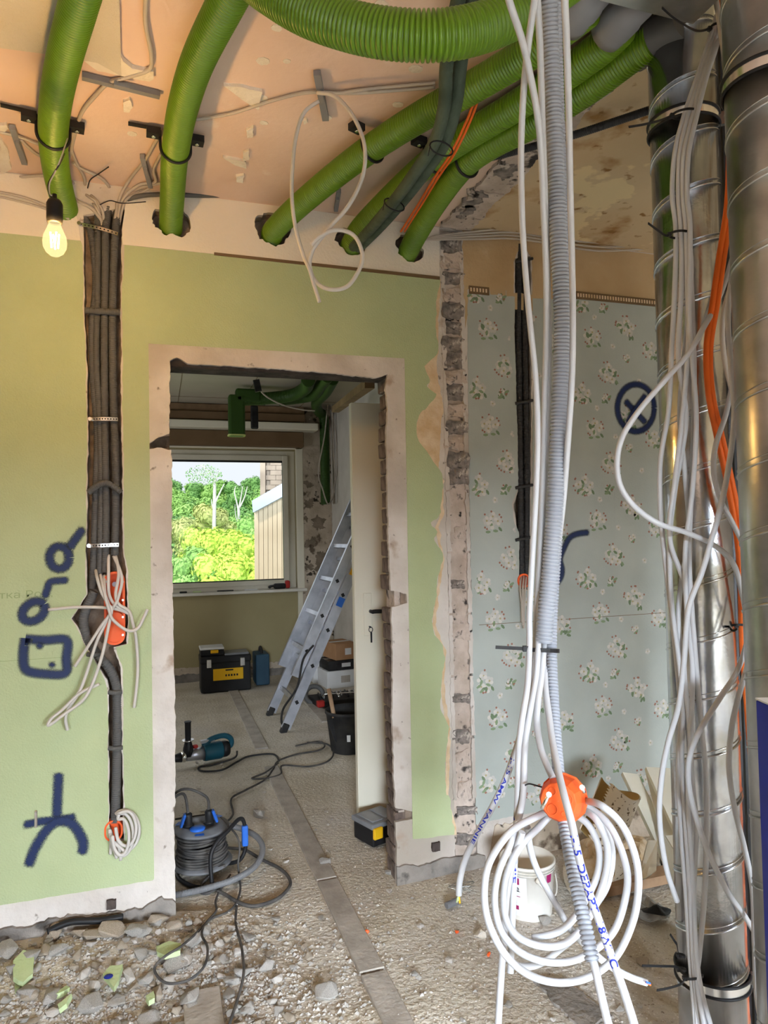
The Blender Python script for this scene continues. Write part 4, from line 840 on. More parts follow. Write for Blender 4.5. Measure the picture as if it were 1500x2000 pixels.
# ---- white cables down the left steel duct
RB = .0058
def runs(q, pts):
    """carry a cable on to the ceiling or the floor where it leaves the view"""
    if pts[0][1] < 0: q = [Vector((q[0].x, q[0].y, H-.005))]+q if q[0].z < H-.06 else q
    if pts[-1][1] > 2000:
        e = q[-1]+(q[-1]-q[-2])*1.2; q = q+[e, Vector((e.x+(e.x-q[-1].x)*.5, e.y+(e.y-q[-1].y)*.5, e.z*.45)), Vector((e.x+(e.x-q[-1].x)*.5, e.y+(e.y-q[-1].y)*.5, .012))]
    return q
def dc(pts, label, d0=1.62, mt='white_cable', r=RB, group=None, name='white_cable'):
    return cable(name, label, 'cable', runs([P(p[0], p[1], d=(p[2] if len(p) > 2 else d0)) for p in pts], pts), r, M[mt], group, 8, 10)
G = 'white cables tied along the left steel duct'
dc([(1400, 30, 1.66), (1385, 80, 1.63), (1362, 150, 1.63), (1335, 230, 1.63), (1318, 300, 1.63), (1313, 380, 1.63), (1320, 450, 1.63), (1318, 560, 1.63), (1312, 680, 1.63), (1306, 800, 1.63), (1290, 900, 1.63), (1290, 1000, 1.63), (1300, 1100, 1.63), (1312, 1200, 1.63), (1322, 1300, 1.63), (1330, 1400, 1.63), (1325, 1500, 1.62), (1330, 1620, 1.62), (1340, 1750, 1.61), (1350, 1900, 1.6), (1362, 2040, 1.58)], 'white cable farthest left in the tied bundle on the left steel duct', 1.63)
dc([(1402, 40, 1.655), (1390, 85, 1.625), (1368, 150, 1.622), (1343, 230, 1.622), (1328, 300, 1.62), (1325, 380, 1.62), (1330, 450, 1.62), (1331, 560, 1.62), (1325, 700, 1.615), (1340, 820, 1.61), (1318, 960, 1.615), (1308, 1060, 1.615), (1312, 1180, 1.615), (1326, 1290, 1.61), (1334, 1380, 1.61), (1332, 1500, 1.615), (1345, 1700, 1.605), (1356, 1900, 1.59), (1372, 2040, 1.57)], 'white cable second from the left in the tied bundle on the left steel duct', 1.62)
dc([(1404, 50, 1.65), (1394, 90, 1.62), (1374, 150, 1.615), (1352, 230, 1.615), (1336, 300, 1.61), (1334, 380, 1.61), (1340, 450, 1.61), (1343, 560, 1.605), (1344, 680, 1.6), (1332, 820, 1.6), (1318, 940, 1.6), (1308, 1050, 1.6), (1340, 1160, 1.605), (1336, 1300, 1.6), (1345, 1400, 1.6), (1352, 1520, 1.6), (1360, 1620, 1.605), (1355, 1750, 1.6), (1360, 1900, 1.585), (1385, 2040, 1.56)], 'white cable in the middle of the tied bundle on the left steel duct', 1.61)
dc([(1406, 60, 1.645), (1398, 95, 1.615), (1380, 150, 1.61), (1360, 230, 1.605), (1345, 300, 1.6), (1342, 380, 1.6), (1348, 450, 1.6), (1346, 600, 1.595), (1352, 700, 1.59), (1360, 820, 1.59), (1352, 960, 1.59), (1338, 1080, 1.59), (1342, 1200, 1.595), (1352, 1300, 1.595), (1350, 1420, 1.595), (1344, 1560, 1.6), (1352, 1700, 1.6), (1364, 1900, 1.58), (1398, 2040, 1.55)], 'white cable second from the right in the tied bundle on the left steel duct', 1.6)
dc([(1440, 470, 1.72), (1418, 545, 1.68), (1396, 600, 1.63), (1374, 640, 1.57), (1345, 690, 1.54), (1310, 730, 1.52), (1270, 775, 1.5), (1235, 820, 1.49), (1213, 860, 1.48), (1205, 905, 1.48), (1212, 950, 1.48), (1240, 990, 1.49), (1285, 1022, 1.51), (1340, 1040, 1.53), (1395, 1065, 1.55), (1430, 1098, 1.56), (1445, 1140, 1.58), (1458, 1200, 1.62)], 'white cable bulging far out in a loop over the floral paper', 1.5, r=.0062)
dc([(1455, 450, 1.62), (1430, 540, 1.58), (1422, 620, 1.56), (1428, 720, 1.54), (1434, 800, 1.53), (1428, 880, 1.52), (1410, 980, 1.51), (1388, 1060, 1.5), (1370, 1120, 1.5), (1345, 1190, 1.5), (1335, 1300, 1.51), (1325, 1380, 1.52), (1305, 1450, 1.53), (1292, 1520, 1.54), (1288, 1600, 1.55), (1300, 1690, 1.57), (1322, 1760, 1.6)], 'white cable swinging right to left across the steel duct and bowing out at the foot', 1.52, r=.0062)
dc([(1452, 500, 1.66), (1440, 600, 1.63), (1438, 700, 1.61), (1420, 800, 1.59), (1398, 870, 1.58), (1394, 920, 1.58), (1405, 970, 1.58), (1430, 1020, 1.59), (1450, 1060, 1.6), (1470, 1110, 1.62)], 'grey-white cable curving in the dark gap between the steel ducts', 1.6)
dc([(1470, 1160, 1.66), (1462, 1240, 1.62), (1440, 1310, 1.57), (1405, 1365, 1.54), (1365, 1430, 1.53), (1345, 1490, 1.53), (1350, 1560, 1.54), (1378, 1650, 1.55), (1420, 1740, 1.57), (1455, 1790, 1.6), (1485, 1840, 1.66)], 'white cable crossing the lower steel duct in a wide S', 1.55, r=.0062)
dc([(1475, 1200, 1.62), (1462, 1290, 1.56), (1440, 1370, 1.54), (1428, 1430, 1.53), (1424, 1500, 1.53), (1435, 1580, 1.54), (1455, 1660, 1.56), (1470, 1740, 1.57), (1474, 1850, 1.56), (1480, 1960, 1.54), (1500, 2040, 1.5)], 'white cable bowing past the right side of the lower steel duct', 1.55, r=.0062)
dc([(1345, 440, 1.63), (1352, 600, 1.632), (1356, 760, 1.63), (1352, 920, 1.615), (1346, 1080, 1.6), (1352, 1200, 1.59), (1368, 1400, 1.6), (1378, 1500, 1.6), (1380, 1620, 1.595), (1376, 1750, 1.59), (1366, 1860, 1.585), (1362, 1920, 1.58), (1382, 2040, 1.545)], 'white cable farthest right in the bundle near the foot of the steel duct', 1.59)
dc([(1338, 420, 1.63), (1350, 520, 1.625), (1342, 640, 1.625), (1328, 800, 1.625), (1338, 930, 1.62), (1345, 1040, 1.62), (1325, 1200, 1.625), (1340, 1380, 1.615), (1352, 1560, 1.61), (1348, 1750, 1.6), (1358, 1920, 1.59), (1364, 2040, 1.575)], 'white cable at the back of the bundle along the left steel duct', 1.62)
# orange cables and greyish ones in the gap
for k, dx in enumerate((0, 9)):
    dc([(1400+dx, -40, 1.6), (1416+dx*.6, 60, 1.62), (1424+dx*.5, 180, 1.64), (1424+dx, 300, 1.65), (1420+dx, 400, 1.64), (1405+dx, 500, 1.62), (1392+dx, 590, 1.61), (1380+dx*.8, 680, 1.6), (1384+dx*.8, 770, 1.6), (1400+dx, 850, 1.61), (1420+dx, 940, 1.62), (1438+dx, 1040, 1.64), (1446+dx, 1130, 1.66), (1450+dx, 1260, 1.7), (1464+dx, 1450, 1.74), (1484+dx, 1700, 1.76), (1494+dx, 2060, 1.74)], 'orange cable running down the gap between the steel ducts, %s of two' % ('left' if k == 0 else 'right'), 1.6, 'orange_cable', .0068, 'orange cables between the steel ducts', 'orange_cable')
dc([(1392, -40, 1.58), (1408, 60, 1.6), (1418, 150, 1.62), (1428, 260, 1.66), (1440, 420, 1.7)], 'greyish cable beside the orange cables near the ceiling', 1.62, 'beige_cable', .006)
dc([(1465, 380, 1.7), (1452, 480, 1.69), (1430, 550, 1.68), (1412, 620, 1.67), (1415, 700, 1.67), (1440, 820, 1.68), (1452, 1000, 1.7)], 'shaded grey cable deep in the gap behind the orange cables', 1.68, 'grey_cable', .006)
# ties
def tie(cx_, cy_, d, rx, tail, label, tilt=0.):
    c = P(cx_, cy_, d=d); o = thing('cable_tie', label, 'cable tie', c, 'black cable ties'); k = d/F
    ax = (_r*math.cos(tilt)+_u*math.sin(tilt)).normalized()
    m = MB(); pts = [c+ax*(rx*k*math.cos(t*PI/12))-_f*(.012*math.sin(t*PI/12))+_u*(.004*math.sin(t*PI/12)) for t in range(24)]; pts = [p for p in pts]
    n_ = len(pts)
    for a, b in zip(pts, pts[1:]+pts[:1]): m.bar(a, b, .0018, .0052, up=_u)
    m.build('loop', M['black'], o)
    h = c-ax*(rx*k); m = MB(); m.box(h, (.009, .009, .008), rot=rz); m.build('head', M['black'], o)
    q = catmull([h]+[P(x, y, d=dd) for x, y, dd in tail], 6); m = MB()
    for a, b in zip(q, q[1:]): m.bar(a, b, .0014, .005, up=_u)
    m.build('tail', M['black'], o)
tie(1396, 56, 1.63, 10, [(1360, 60, 1.6), (1320, 38, 1.55), (1293, 15, 1.52)], 'black cable tie with a long tail at the top of the white bundle')
tie(1336, 222, 1.62, 24, [(1290, 235, 1.58), (1258, 243, 1.56), (1228, 248, 1.55)], 'black cable tie with a tail pointing left at the upper duct bracket', .15)
tie(1327, 458, 1.615, 20, [(1300, 460, 1.6), (1285, 450, 1.58), (1266, 436, 1.56)], 'black cable tie with a curled tail below the upper duct bracket')
tie(1355, 1908, 1.59, 18, [(1330, 1922, 1.57), (1305, 1930, 1.55), (1283, 1934, 1.53)], 'black cable tie round the white bundle at the lower duct bracket', .15)
tie(1332, 1893, 1.63, 7, [(1320, 1888, 1.62), (1290, 1887, 1.6), (1254, 1886, 1.58)], 'black cable tie with a flat tail above the floor beside the steel duct')
tie(1331, 1866, 1.63, 6, [(1322, 1846, 1.65), (1316, 1836, 1.65), (1309, 1825, 1.64)], 'black cable tie with a short upright tail beside the steel duct')
tie(1440, 1222, 1.68, 14, [(1425, 1226, 1.66), (1432, 1232, 1.65), (1440, 1228, 1.64)], 'small black cable tie on the rails between the steel ducts')

# ---- foreground cables hanging from the ceiling
def hc(pts, label, r=.0056, mt='white_cable', group=None): return cable('hanging_cable', label, 'cable', runs([P(*p[:2], d=p[2]) for p in pts], pts), r, M[mt], group, 10, 10)
hc([(960, -190, 1.0), (980, -60, 1.02), (994, 0, 1.04), (1020, 80, 1.08), (1036, 150, 1.12), (1049, 220, 1.16), (1057, 300, 1.2), (1061, 400, 1.24), (1066, 520, 1.28), (1067, 650, 1.31), (1063, 800, 1.32), (1059, 950, 1.32), (1053, 1100, 1.32), (1048, 1200, 1.32), (1046, 1262, 1.32), (1038, 1340, 1.3), (1026, 1400, 1.28), (1012, 1450, 1.26), (990, 1515, 1.24), (962, 1575, 1.23), (930, 1632, 1.22), (908, 1680, 1.22), (898, 1720, 1.22), (896, 1748, 1.22)], 'white cable bending off to the lower left with blue handwriting and a stripped end')
hc([(1062, -190, 1.0), (1050, -60, 1.04), (1044, 0, 1.06), (1034, 70, 1.1), (1024, 160, 1.14), (1018, 280, 1.2), (1019, 400, 1.23), (1024, 500, 1.26), (1033, 610, 1.28), (1046, 740, 1.29), (1050, 850, 1.29), (1047, 960, 1.29), (1040, 1080, 1.29), (1034, 1200, 1.28), (1034, 1264, 1.27), (1030, 1340, 1.24), (1019, 1410, 1.22), (1013, 1470, 1.2), (1011, 1560, 1.18), (1006, 1660, 1.16), (1002, 1760, 1.15), (999, 1840, 1.14), (997, 1900, 1.13)], 'white cable hanging straight down and ending left of the coil')
hc([(1046, -190, 1.02), (1048, -60, 1.05), (1050, 0, 1.08), (1055, 100, 1.14), (1061, 280, 1.24), (1066, 420, 1.29), (1070, 560, 1.32), (1072, 700, 1.33), (1067, 860, 1.33), (1060, 1000, 1.33), (1054, 1150, 1.32), (1051, 1264, 1.28), (1046, 1330, 1.26), (1034, 1395, 1.23), (1025, 1460, 1.2), (1021, 1560, 1.17), (1000, 1640, 1.14), (975, 1700, 1.12), (966, 1760, 1.11), (980, 1820, 1.1), (1020, 1862, 1.1), (1080, 1880, 1.1), (1140, 1868, 1.1), (1198, 1820, 1.1), (1224, 1740, 1.1), (1220, 1680, 1.1), (1190, 1612, 1.12), (1145, 1574, 1.16), (1104, 1562, 1.178)], 'white cable second in the bundle, coiled twice below the orange box')
hc([(1095, -190, 1.0), (1100, -60, 1.03), (1103, 0, 1.06), (1107, 90, 1.1), (1111, 220, 1.16), (1114, 380, 1.21), (1117, 500, 1.24), (1119, 620, 1.25), (1117, 740, 1.26), (1108, 880, 1.28), (1098, 1000, 1.31), (1080, 1130, 1.34), (1065, 1240, 1.33), (1062, 1268, 1.29), (1059, 1310, 1.27), (1051, 1370, 1.24), (1049, 1415, 1.22), (1056, 1460, 1.19), (1068, 1494, 1.16), (1080, 1520, 1.14)], 'white cable right of the thick conduit, curving down into the orange box')
tc = [(1064, 1225, 1.36), (1063, 1265, 1.33), (1064, 1307, 1.3), (1066, 1350, 1.26), (1072, 1395, 1.22), (1079, 1447, 1.17), (1091, 1509, 1.1), (1103, 1558, 1.05), (1117, 1610, 1.02), (1132, 1680, 1.0), (1154, 1753, .98), (1178, 1821, .97), (1198, 1879, .96), (1216, 1929, .95), (1237, 1995, .94), (1256, 2060, .93)]
hc(tc, 'white cable with large blue handwriting crossing in front of the orange box', .0058)
m = MB(); m.corr([P(1062, -420, d=1.05)]+[P(*p[:2], d=p[2]) for p in ((1066, -190, 1.1), (1070, -60, 1.2), (1072, 0, 1.23), (1076, 120, 1.26), (1084, 300, 1.28), (1091, 480, 1.29), (1098, 610, 1.295), (1097, 700, 1.3), (1091, 850, 1.3), (1083, 1000, 1.3), (1074, 1120, 1.3), (1066, 1200, 1.29), (1062, 1256, 1.285))], .0160, .0068, .3, 20)
single(m, 'hanging_conduit', M['light_conduit'], 'thick grey corrugated conduit hanging among the white cables, cut off at the tie', 'conduit')
m = MB(); m.corr([P(1092, -330, d=1.18)]+[P(*p[:2], d=p[2]) for p in ((1090, -190, 1.2), (1086, -40, 1.3), (1092, 200, 1.36), (1100, 420, 1.38), (1106, 610, 1.38), (1103, 760, 1.39), (1097, 900, 1.38), (1090, 1030, 1.37), (1083, 1130, 1.35), (1078, 1220, 1.33), (1078, 1300, 1.3), (1083, 1400, 1.25), (1090, 1500, 1.19), (1101, 1600, 1.12), (1119, 1700, 1.06), (1141, 1800, 1.01), (1157, 1878, .98))], .0104, .0062, .3, 18)
single(m, 'hanging_conduit', M['light_conduit'], 'thin grey corrugated conduit passing the orange box and ending at the lower right', 'conduit')
hc([(1155, 1868, .985), (1162, 1890, .975), (1172, 1935, .965), (1184, 1985, .955), (1204, 2060, .94)], 'white cable coming out of the open end of the thin conduit', .0058)
loops = [([(1060, 1592), (1000, 1622), (958, 1680), (946, 1740), (954, 1800), (985, 1862), (1032, 1903), (1090, 1919), (1150, 1908), (1203, 1868), (1236, 1800), (1247, 1730), (1240, 1670), (1214, 1610), (1172, 1572), (1128, 1562)], 1.085, 'outermost turn of the white cable coil below the orange box'),
         ([(1062, 1612), (1015, 1655), (988, 1715), (986, 1785), (1010, 1828), (1060, 1848), (1108, 1840), (1150, 1792), (1180, 1720), (1186, 1655), (1166, 1603), (1128, 1576)], 1.12, 'innermost large turn of the white cable coil'),
         ([(1120, 1585), (1150, 1612), (1170, 1660), (1166, 1710), (1142, 1760), (1115, 1800), (1085, 1822), (1040, 1832)], 1.135, 'white cable curving down the right inside of the coil'),
         ([(1000, 1884), (1030, 1888), (1062, 1878), (1095, 1852), (1130, 1822), (1158, 1775), (1185, 1730), (1196, 1670), (1184, 1620), (1150, 1580)], 1.15, 'white cable at the back of the coil with an end at the lower left'),
         ([(1030, 1615), (1036, 1660), (1052, 1705), (1085, 1765), (1115, 1815), (1150, 1852), (1190, 1886), (1230, 1908), (1262, 1919)], 1.17, 'white cable slanting behind the coil to a bare copper end at the right'),
         ([(1020, 1625), (1000, 1690), (988, 1760), (984, 1830), (979, 1900), (974, 1980), (970, 2060)], 1.13, 'white cable hanging from the coil down past the lower edge of the view')]
for pp, d, lb_ in loops:
    q = [(x, y, d+.012*math.sin(i*.9)) for i, (x, y) in enumerate(pp)]
    if pp[-1][1] < 1600: q = q[:-1]+[(pp[-1][0]+6, pp[-1][1]+2, 1.165), (1104, 1566, 1.175)]
    if 1040 < pp[0][0] < 1130 and pp[0][1] < 1615: q = [(1092, 1572, 1.175), (pp[0][0]-6, pp[0][1], 1.16)]+q[1:]
    hc(q, lb_, .0057)
# stripped ends
def ends(x, y, d, dirs, label):
    o = thing('cable_end', label, 'cable end', P(x, y, d=d))
    for (dx, dy, mm, nm) in dirs:
        m = MB(); m.rings([P(x, y, d=d), P(x+dx, y+dy, d=d)], .0018, 6); m.build(nm, M[mm], o)
ends(896, 1746, 1.22, ((-4, 16, 'greenchip', 'wire'), (2, 18, 'yellow', 'wire'), (-1, 13, 'greenchip', 'wire')), 'green and yellow wires bared at the lower left cable end')
ends(1261, 1918, 1.165, ((9, 3, 'blue', 'wire'), (10, 6, 'orange_cable', 'wire')), 'blue and copper wires bared at the right cable end')
# tie on the bundle
c = P(1060, 1268, d=1.31); o = thing('cable_tie', 'black cable tie holding the hanging bundle together, long tail to the left', 'cable tie', c)
m = MB(); k = 1.28/F; pts = [P(1060+32*math.cos(t*PI/14), 1270+1.5*math.cos(t*PI/14), d=1.305-.03*math.sin(t*PI/14)) for t in range(28)]
for a, b in zip(pts, pts[1:]+pts[:1]): m.bar(a, b, .0018, .0075, up=_u)
m.build('loop', M['black'], o)
m = MB(); m.box(P(1026, 1267, d=1.27), (.009, .009, .010), rot=rz); m.build('head', M['black'], o)
m = MB(); m.bar(P(1026, 1267, d=1.27), P(968, 1264, d=1.26), .0014, .0062, up=_u); m.build('tail', M['black'], o)
# writing along the cables
def text_on(txt, ctrl, r, s0, s1, hgt, mt, ang0=0., parent=None, squash=1.0):
    pts = resample(catmull([P(*p[:2], d=p[2]) for p in ctrl], 10), .004)
    L = [0]
    for a, b in zip(pts, pts[1:]): L.append(L[-1]+(b-a).length)
    vs, fs = text_mesh(txt, 1.0, .02); mxx = max(v.x for v in vs); out = []
    for v in vs:
        s = s0+(s1-s0)*v.x/mxx; j = 0
        while j < len(L)-2 and L[j+1] < s: j += 1
        t = (s-L[j])/(L[j+1]-L[j]); p = pts[j].lerp(pts[j+1], t); tg = (pts[min(j+2, len(pts)-1)]-pts[max(j-1, 0)]).normalized()
        fc = (CAMP-p); fc = (fc-tg*fc.dot(tg)).normalized(); sd = fc.cross(tg); a = (v.y-.36)*hgt/r+ang0
        out.append(p+(fc*math.cos(a)+sd*math.sin(a))*(r+.0006))
    m = MB(); m.add(out, fs); return m
lab = [ob for ob in bpy.data.objects if ob.name.startswith('hanging_cable')]
def on(key): return next(ob for ob in lab if key in ob['label'])
def lettering(txt, ctrl, r, s0, s1, hgt, key, mt='blueink'):
    m = text_on(txt, ctrl, r, s0, s1, hgt, mt); o = m.build('handwriting', M[mt], on(key)); o['kind'] = 'stuff'
tl = [0]; q = catmull([P(*p[:2], d=p[2]) for p in tc], 10)
tot = sum((b-a).length for a, b in zip(q, q[1:]))
lettering('J-15  DEPAPT  18WI IC', tc, .0058, tot*.61, tot*.85, .0145, 'large blue handwriting')
lc = [(1012, 1450, 1.26), (990, 1515, 1.24), (962, 1575, 1.23), (930, 1632, 1.22), (908, 1680, 1.22)]
lettering('J-15 AMW  FANNIE', lc, .0056, .03, .19, .008, 'lower left with blue')
vc = [(1011, 1560, 1.18), (1006, 1660, 1.16), (1002, 1760, 1.15), (999, 1840, 1.14)]
lettering('J-15  AMIE', vc, .0056, .03, .13, .009, 'hanging straight down')
# orange hollow-wall box in the coil
bc_ = P(1095, 1562, d=1.125); ax = (CAMP-bc_).normalized(); ax = (ax+Vector((-.25, 0, -.1))).normalized()
q = ax.to_track_quat('Z', 'Y'); Kb = Matrix.Translation(bc_) @ q.to_matrix().to_4x4()
o = thing('hollow_wall_box', 'round orange junction box hanging in the white cable coil with screws on its sides', 'junction box', bc_)
m = MB(); m.lathe([(.0005, .02), (.0275, .02), (.0285, .019), (.0345, .0), (.036, -.02), (.036, -.028), (.039, -.028), (.039, -.032), (.033, -.032), (.033, -.02), (.0005, -.02)], sides=12, M=Kb, smooth=False); m.build('shell', M['orange'], o)
for (a, r, s) in ((0.3, .016, .007), (2.2, .017, .006), (4.1, .016, .008), (5.2, .02, .004)):
    m = MB(); m.rings([Kb @ Vector((r*math.cos(a)+s*math.cos(t*PI/8), r*math.sin(a)+s*math.sin(t*PI/8), .0203)) for t in range(16)], .0008, 5, closed=True); m.build('knockout', M['orange'], o)
for (x0, y0, x1, y1) in ((1072, 1552, 1058, 1580), (1137, 1538, 1141, 1548)):
    m = MB(); m.rings([P(x0, y0, d=1.085), P(x1, y1, d=1.085)], .003, 8); m.rings([P(x0, y0, d=1.085), P(x0, y0, d=1.08)], .0045, 8); m.build('screw', M['zinc'], o)
m = MB(); m.tube([P(1068, 1540, d=1.14), P(1050, 1535, d=1.15), P(1034, 1531, d=1.16), P(1025, 1534, d=1.16)], .0014, 6); m.build('wire', M['black'], o)

# ---- things in the right-hand corner
fc0 = P(1054, 1800, z=.0); bo = thing('paint_bucket', 'dirty white paint bucket with a magenta label behind the coil', 'bucket', (fc0.x, fc0.y+.08, fh(fc0.x, fc0.y)-.004))
B0 = Vector(bo.location); Kb = Matrix.Translation(B0)
m = MB(); m.lathe([(.0005, .0), (.083, 0), (.086, .004), (.1, .19), (.104, .19), (.104, .198), (.1005, .2), (.0965, .2), (.083, .02), (.0005, .02)], sides=40, M=Kb); m.build('body', M['bucket_white'], bo)
for z, r in ((.172, .1005), (.182, .102)):
    m = MB(); m.rings([B0+Vector((r*math.cos(a*PI/20), r*math.sin(a*PI/20), z)) for a in range(40)], .002, 6, closed=True); m.build('rib', M['bucket_white'], bo)
def bl(a0, a1, z0, z1, mm, nm, dr=.0012):
    m = MB(); n_ = 10; vs = []
    for i in range(n_+1):
        a = a0+(a1-a0)*i/n_
        for z in (z0, z1): r = .086+.014*z/.19+dr; vs.append(B0+Vector((r*math.cos(a), r*math.sin(a), z)))
    m.add(vs, [(2*i, 2*i+2, 2*i+3, 2*i+1) for i in range(n_)], True); return m.build(nm, M[mm], bo)
va = math.atan2(CAMP.y-B0.y, CAMP.x-B0.x)
bl(va-.95, va-.05, .022, .165, 'white_card', 'label'); bl(va-.75, va-.32, .138, .162, 'magenta', 'label_band', .0018); bl(va+.75, va+1.0, .14, .17, 'magenta', 'label_band', .0018)
bl(va-.7, va-.3, .093, .0955, 'magenta', 'label_line', .0018); bl(va-.7, va-.3, .112, .1135, 'ink', 'label_line', .0018); bl(va-.55, va-.38, .045, .06, 'magenta', 'label_mark', .0018)
for kk in range(5): bl(va-.68, va-.45, .075-kk*.006, .0765-kk*.006, 'strip', 'label_line', .0018)
vs, fs = text_mesh('be', .03); m = MB(); m.add([B0+Vector(((.0965+.003)*math.cos(va-.62+v.x/.097), (.0965+.003)*math.sin(va-.62+v.x/.097), .115+v.y)) for v in vs], fs); m.build('lettering', M['ink'], bo)
m = MB(); hp = [B0+Vector((.106*math.cos(va+a), .106*math.sin(va+a), .16-.09*math.sin((a-.35)/1.5*PI)*.6-.03*(a/1.8))) for a in [.35+i*.15 for i in range(11)]]; m.tube(hp, .0028, 6); m.build('handle', M['bucket_white'], bo)
m = MB(); m.lathe([(.0005, 0), (.009, 0), (.011, .006), (.005, .01), (.0005, .01)], sides=14, M=Matrix.Translation(B0+Vector((.101*math.cos(va+.35), .101*math.sin(va+.35), .16))) @ Vector((math.cos(va+.35), math.sin(va+.35), 0)).to_track_quat('Z', 'Y').to_matrix().to_4x4()); m.build('handle_boss', M['bucket_white'], bo)
# curled perforated tiles
def curl(c, R0, a0, a1, ln, axis_, label, th=.006, teeth=True):
    ax = Vector(axis_).normalized(); u = ax.cross(Vector((0, 0, 1))).normalized(); v = u.cross(ax)
    n_ = 26; L_ = 24; inner = []; m = MB()
    def pt(i, j, r):
        a = a0+(a1-a0)*i/n_; e = (.006 if (i % 2 and teeth) else 0); s = -ln/2+ln*j/L_
        if j == L_: s += e
        return Vector(c)+u*(r*math.cos(a))+v*(r*math.sin(a))+ax*s
    for r, sgn in ((R0, 1), (R0-th, -1)):
        vs = [pt(i, j, r) for i in range(n_+1) for j in range(L_+1)]; q_ = L_+1
        m.add(vs, [(i*q_+j, i*q_+j+1, (i+1)*q_+j+1, (i+1)*q_+j) for i in range(n_) for j in range(L_)], True)
        if sgn == 1: fa = len(m.f)
    n0 = (n_+1)*q_
    rim = [(i, 0) for i in range(n_+1)]+[(n_, j) for j in range(1, L_+1)]+[(i, L_) for i in range(n_-1, -1, -1)]+[(0, j) for j in range(L_-1, 0, -1)]
    for (a, b) in zip(rim, rim[1:]+rim[:1]): m.f.append((a[0]*q_+a[1], b[0]*q_+b[1], n0+b[0]*q_+b[1], n0+a[0]*q_+a[1])); m.sm.append(False)
    o = single(m, 'perforated_tile', M['cork'], label, 'tile'); o.data.materials.append(M['tile_back'])
    for i, p_ in enumerate(o.data.polygons):
        if fa <= i < 2*fa: p_.material_index = 1
    return o
def scroll(c, R0, axdir, a0, a1, ln, label, th=.005):
    A_ = axdir.normalized(); tv = (CAMP-c); e1 = (tv-A_*tv.dot(A_)).normalized(); e2 = A_.cross(e1)
    if e2.dot(_r) < 0: e2 = -e2
    n_, L_ = 40, 40; q_ = L_+1; m = MB()
    for r in (R0, R0-th):
        vs = []
        for i in range(n_+1):
            for j in range(L_+1):
                a = a0+(a1-a0)*i/n_; rr = r*(1-.18*i/n_)
                if i == 0 and j % 2: a -= .13
                vs.append(c+e1*(rr*math.cos(a))+e2*(rr*math.sin(a))+A_*(-ln/2+ln*j/L_+.012*math.sin(a*2.3)))
        m.add(vs, [(i*q_+j, i*q_+j+1, (i+1)*q_+j+1, (i+1)*q_+j) for i in range(n_) for j in range(L_)], True)
    n0 = (n_+1)*q_; rim = [(i, 0) for i in range(n_+1)]+[(n_, j) for j in range(1, L_+1)]+[(i, L_) for i in range(n_-1, -1, -1)]+[(0, j) for j in range(L_-1, 0, -1)]
    for (a, b) in zip(rim, rim[1:]+rim[:1]): m.f.append((a[0]*q_+a[1], b[0]*q_+b[1], n0+b[0]*q_+b[1], n0+a[0]*q_+a[1])); m.sm.append(False)
    o = single(m, 'perforated_tile', M['cork'], label, 'tile'); o.data.materials.append(M['tile_back']); k0 = n_*L_
    for i, p_ in enumerate(o.data.polygons):
        if k0 <= i < 2*k0: p_.material_index = 1
    return o
scroll(P(1186, 1590, d=2.5), .088, _r*-.42-_u*.85+_f*-.15, -.25, 4.3, .2, 'large curled beige perforated tile standing against the floral wall')
scroll(P(1202, 1682, d=2.42), .062, _r*.95+_u*.1+_f*.3, -.3, 3.4, .11, 'smaller curled beige perforated tile lying open in the debris')
# cream boards
def boardq(corn, d, th, label, mt='board', ext=False):
    q_ = [P(x, y, d=dd) for (x, y), dd in zip(corn, d)]
    if ext: q_[2] = q_[1]+(q_[2]-q_[1])*((q_[1].z-.035)/(q_[1].z-q_[2].z)); q_[3] = q_[0]+(q_[3]-q_[0])*((q_[0].z-.035)/(q_[0].z-q_[3].z))
    nrm = (q_[1]-q_[0]).cross(q_[2]-q_[0]).normalized()
    if nrm.dot(CAMP-q_[0]) > 0: nrm = -nrm
    n_ = len(q_); m = MB(); vs = q_+[v+nrm*th for v in q_]; fs = [tuple(range(n_)), tuple(range(2*n_-1, n_-1, -1))]+[(i, i+n_, (i+1) % n_+n_, (i+1) % n_) for i in range(n_)]
    m.add(vs, fs); return single(m, 'cream_board', M[mt], label, 'board')
boardq([(1216, 1508), (1246, 1512), (1326, 1666), (1290, 1664)], (2.72, 2.72, 2.5, 2.5), .02, 'long cream board leaning on the floral wall, left of two', ext=True)
boardq([(1262, 1498), (1345, 1502), (1350, 1668), (1326, 1640)], (2.7, 2.7, 2.46, 2.46), .02, 'wide cream board leaning on the floral wall behind the steel duct', ext=True)
boardq([(1266, 1641), (1284, 1641), (1282, 1700), (1262, 1714), (1246, 1720)], (2.4, 2.4, 2.33, 2.33, 2.34), .015, 'short broken cream board propped on the wooden plank')
boardq([(1300, 1632), (1330, 1630), (1332, 1680), (1322, 1668)], (2.43, 2.43, 2.4, 2.4), .012, 'small cream board offcut beside the steel duct')
a = P(1168, 1752, z=.03); b = P(1350, 1712, z=.05); m = MB(); m.bar(a+Vector((0, .03, .012)), b+Vector((0, .03, .012)), .07, .035); single(m, 'wood_plank', M['raw_wood'], 'rough wooden plank lying under the broken boards', 'plank')
a = P(1290, 1680, z=.07); b = P(1370, 1690, z=.06); m = MB(); m.bar(a, b, .03, .03); single(m, 'dark_metal_bar', M['dark_steel'], 'dark metal bar behind the short broken board', 'bar')
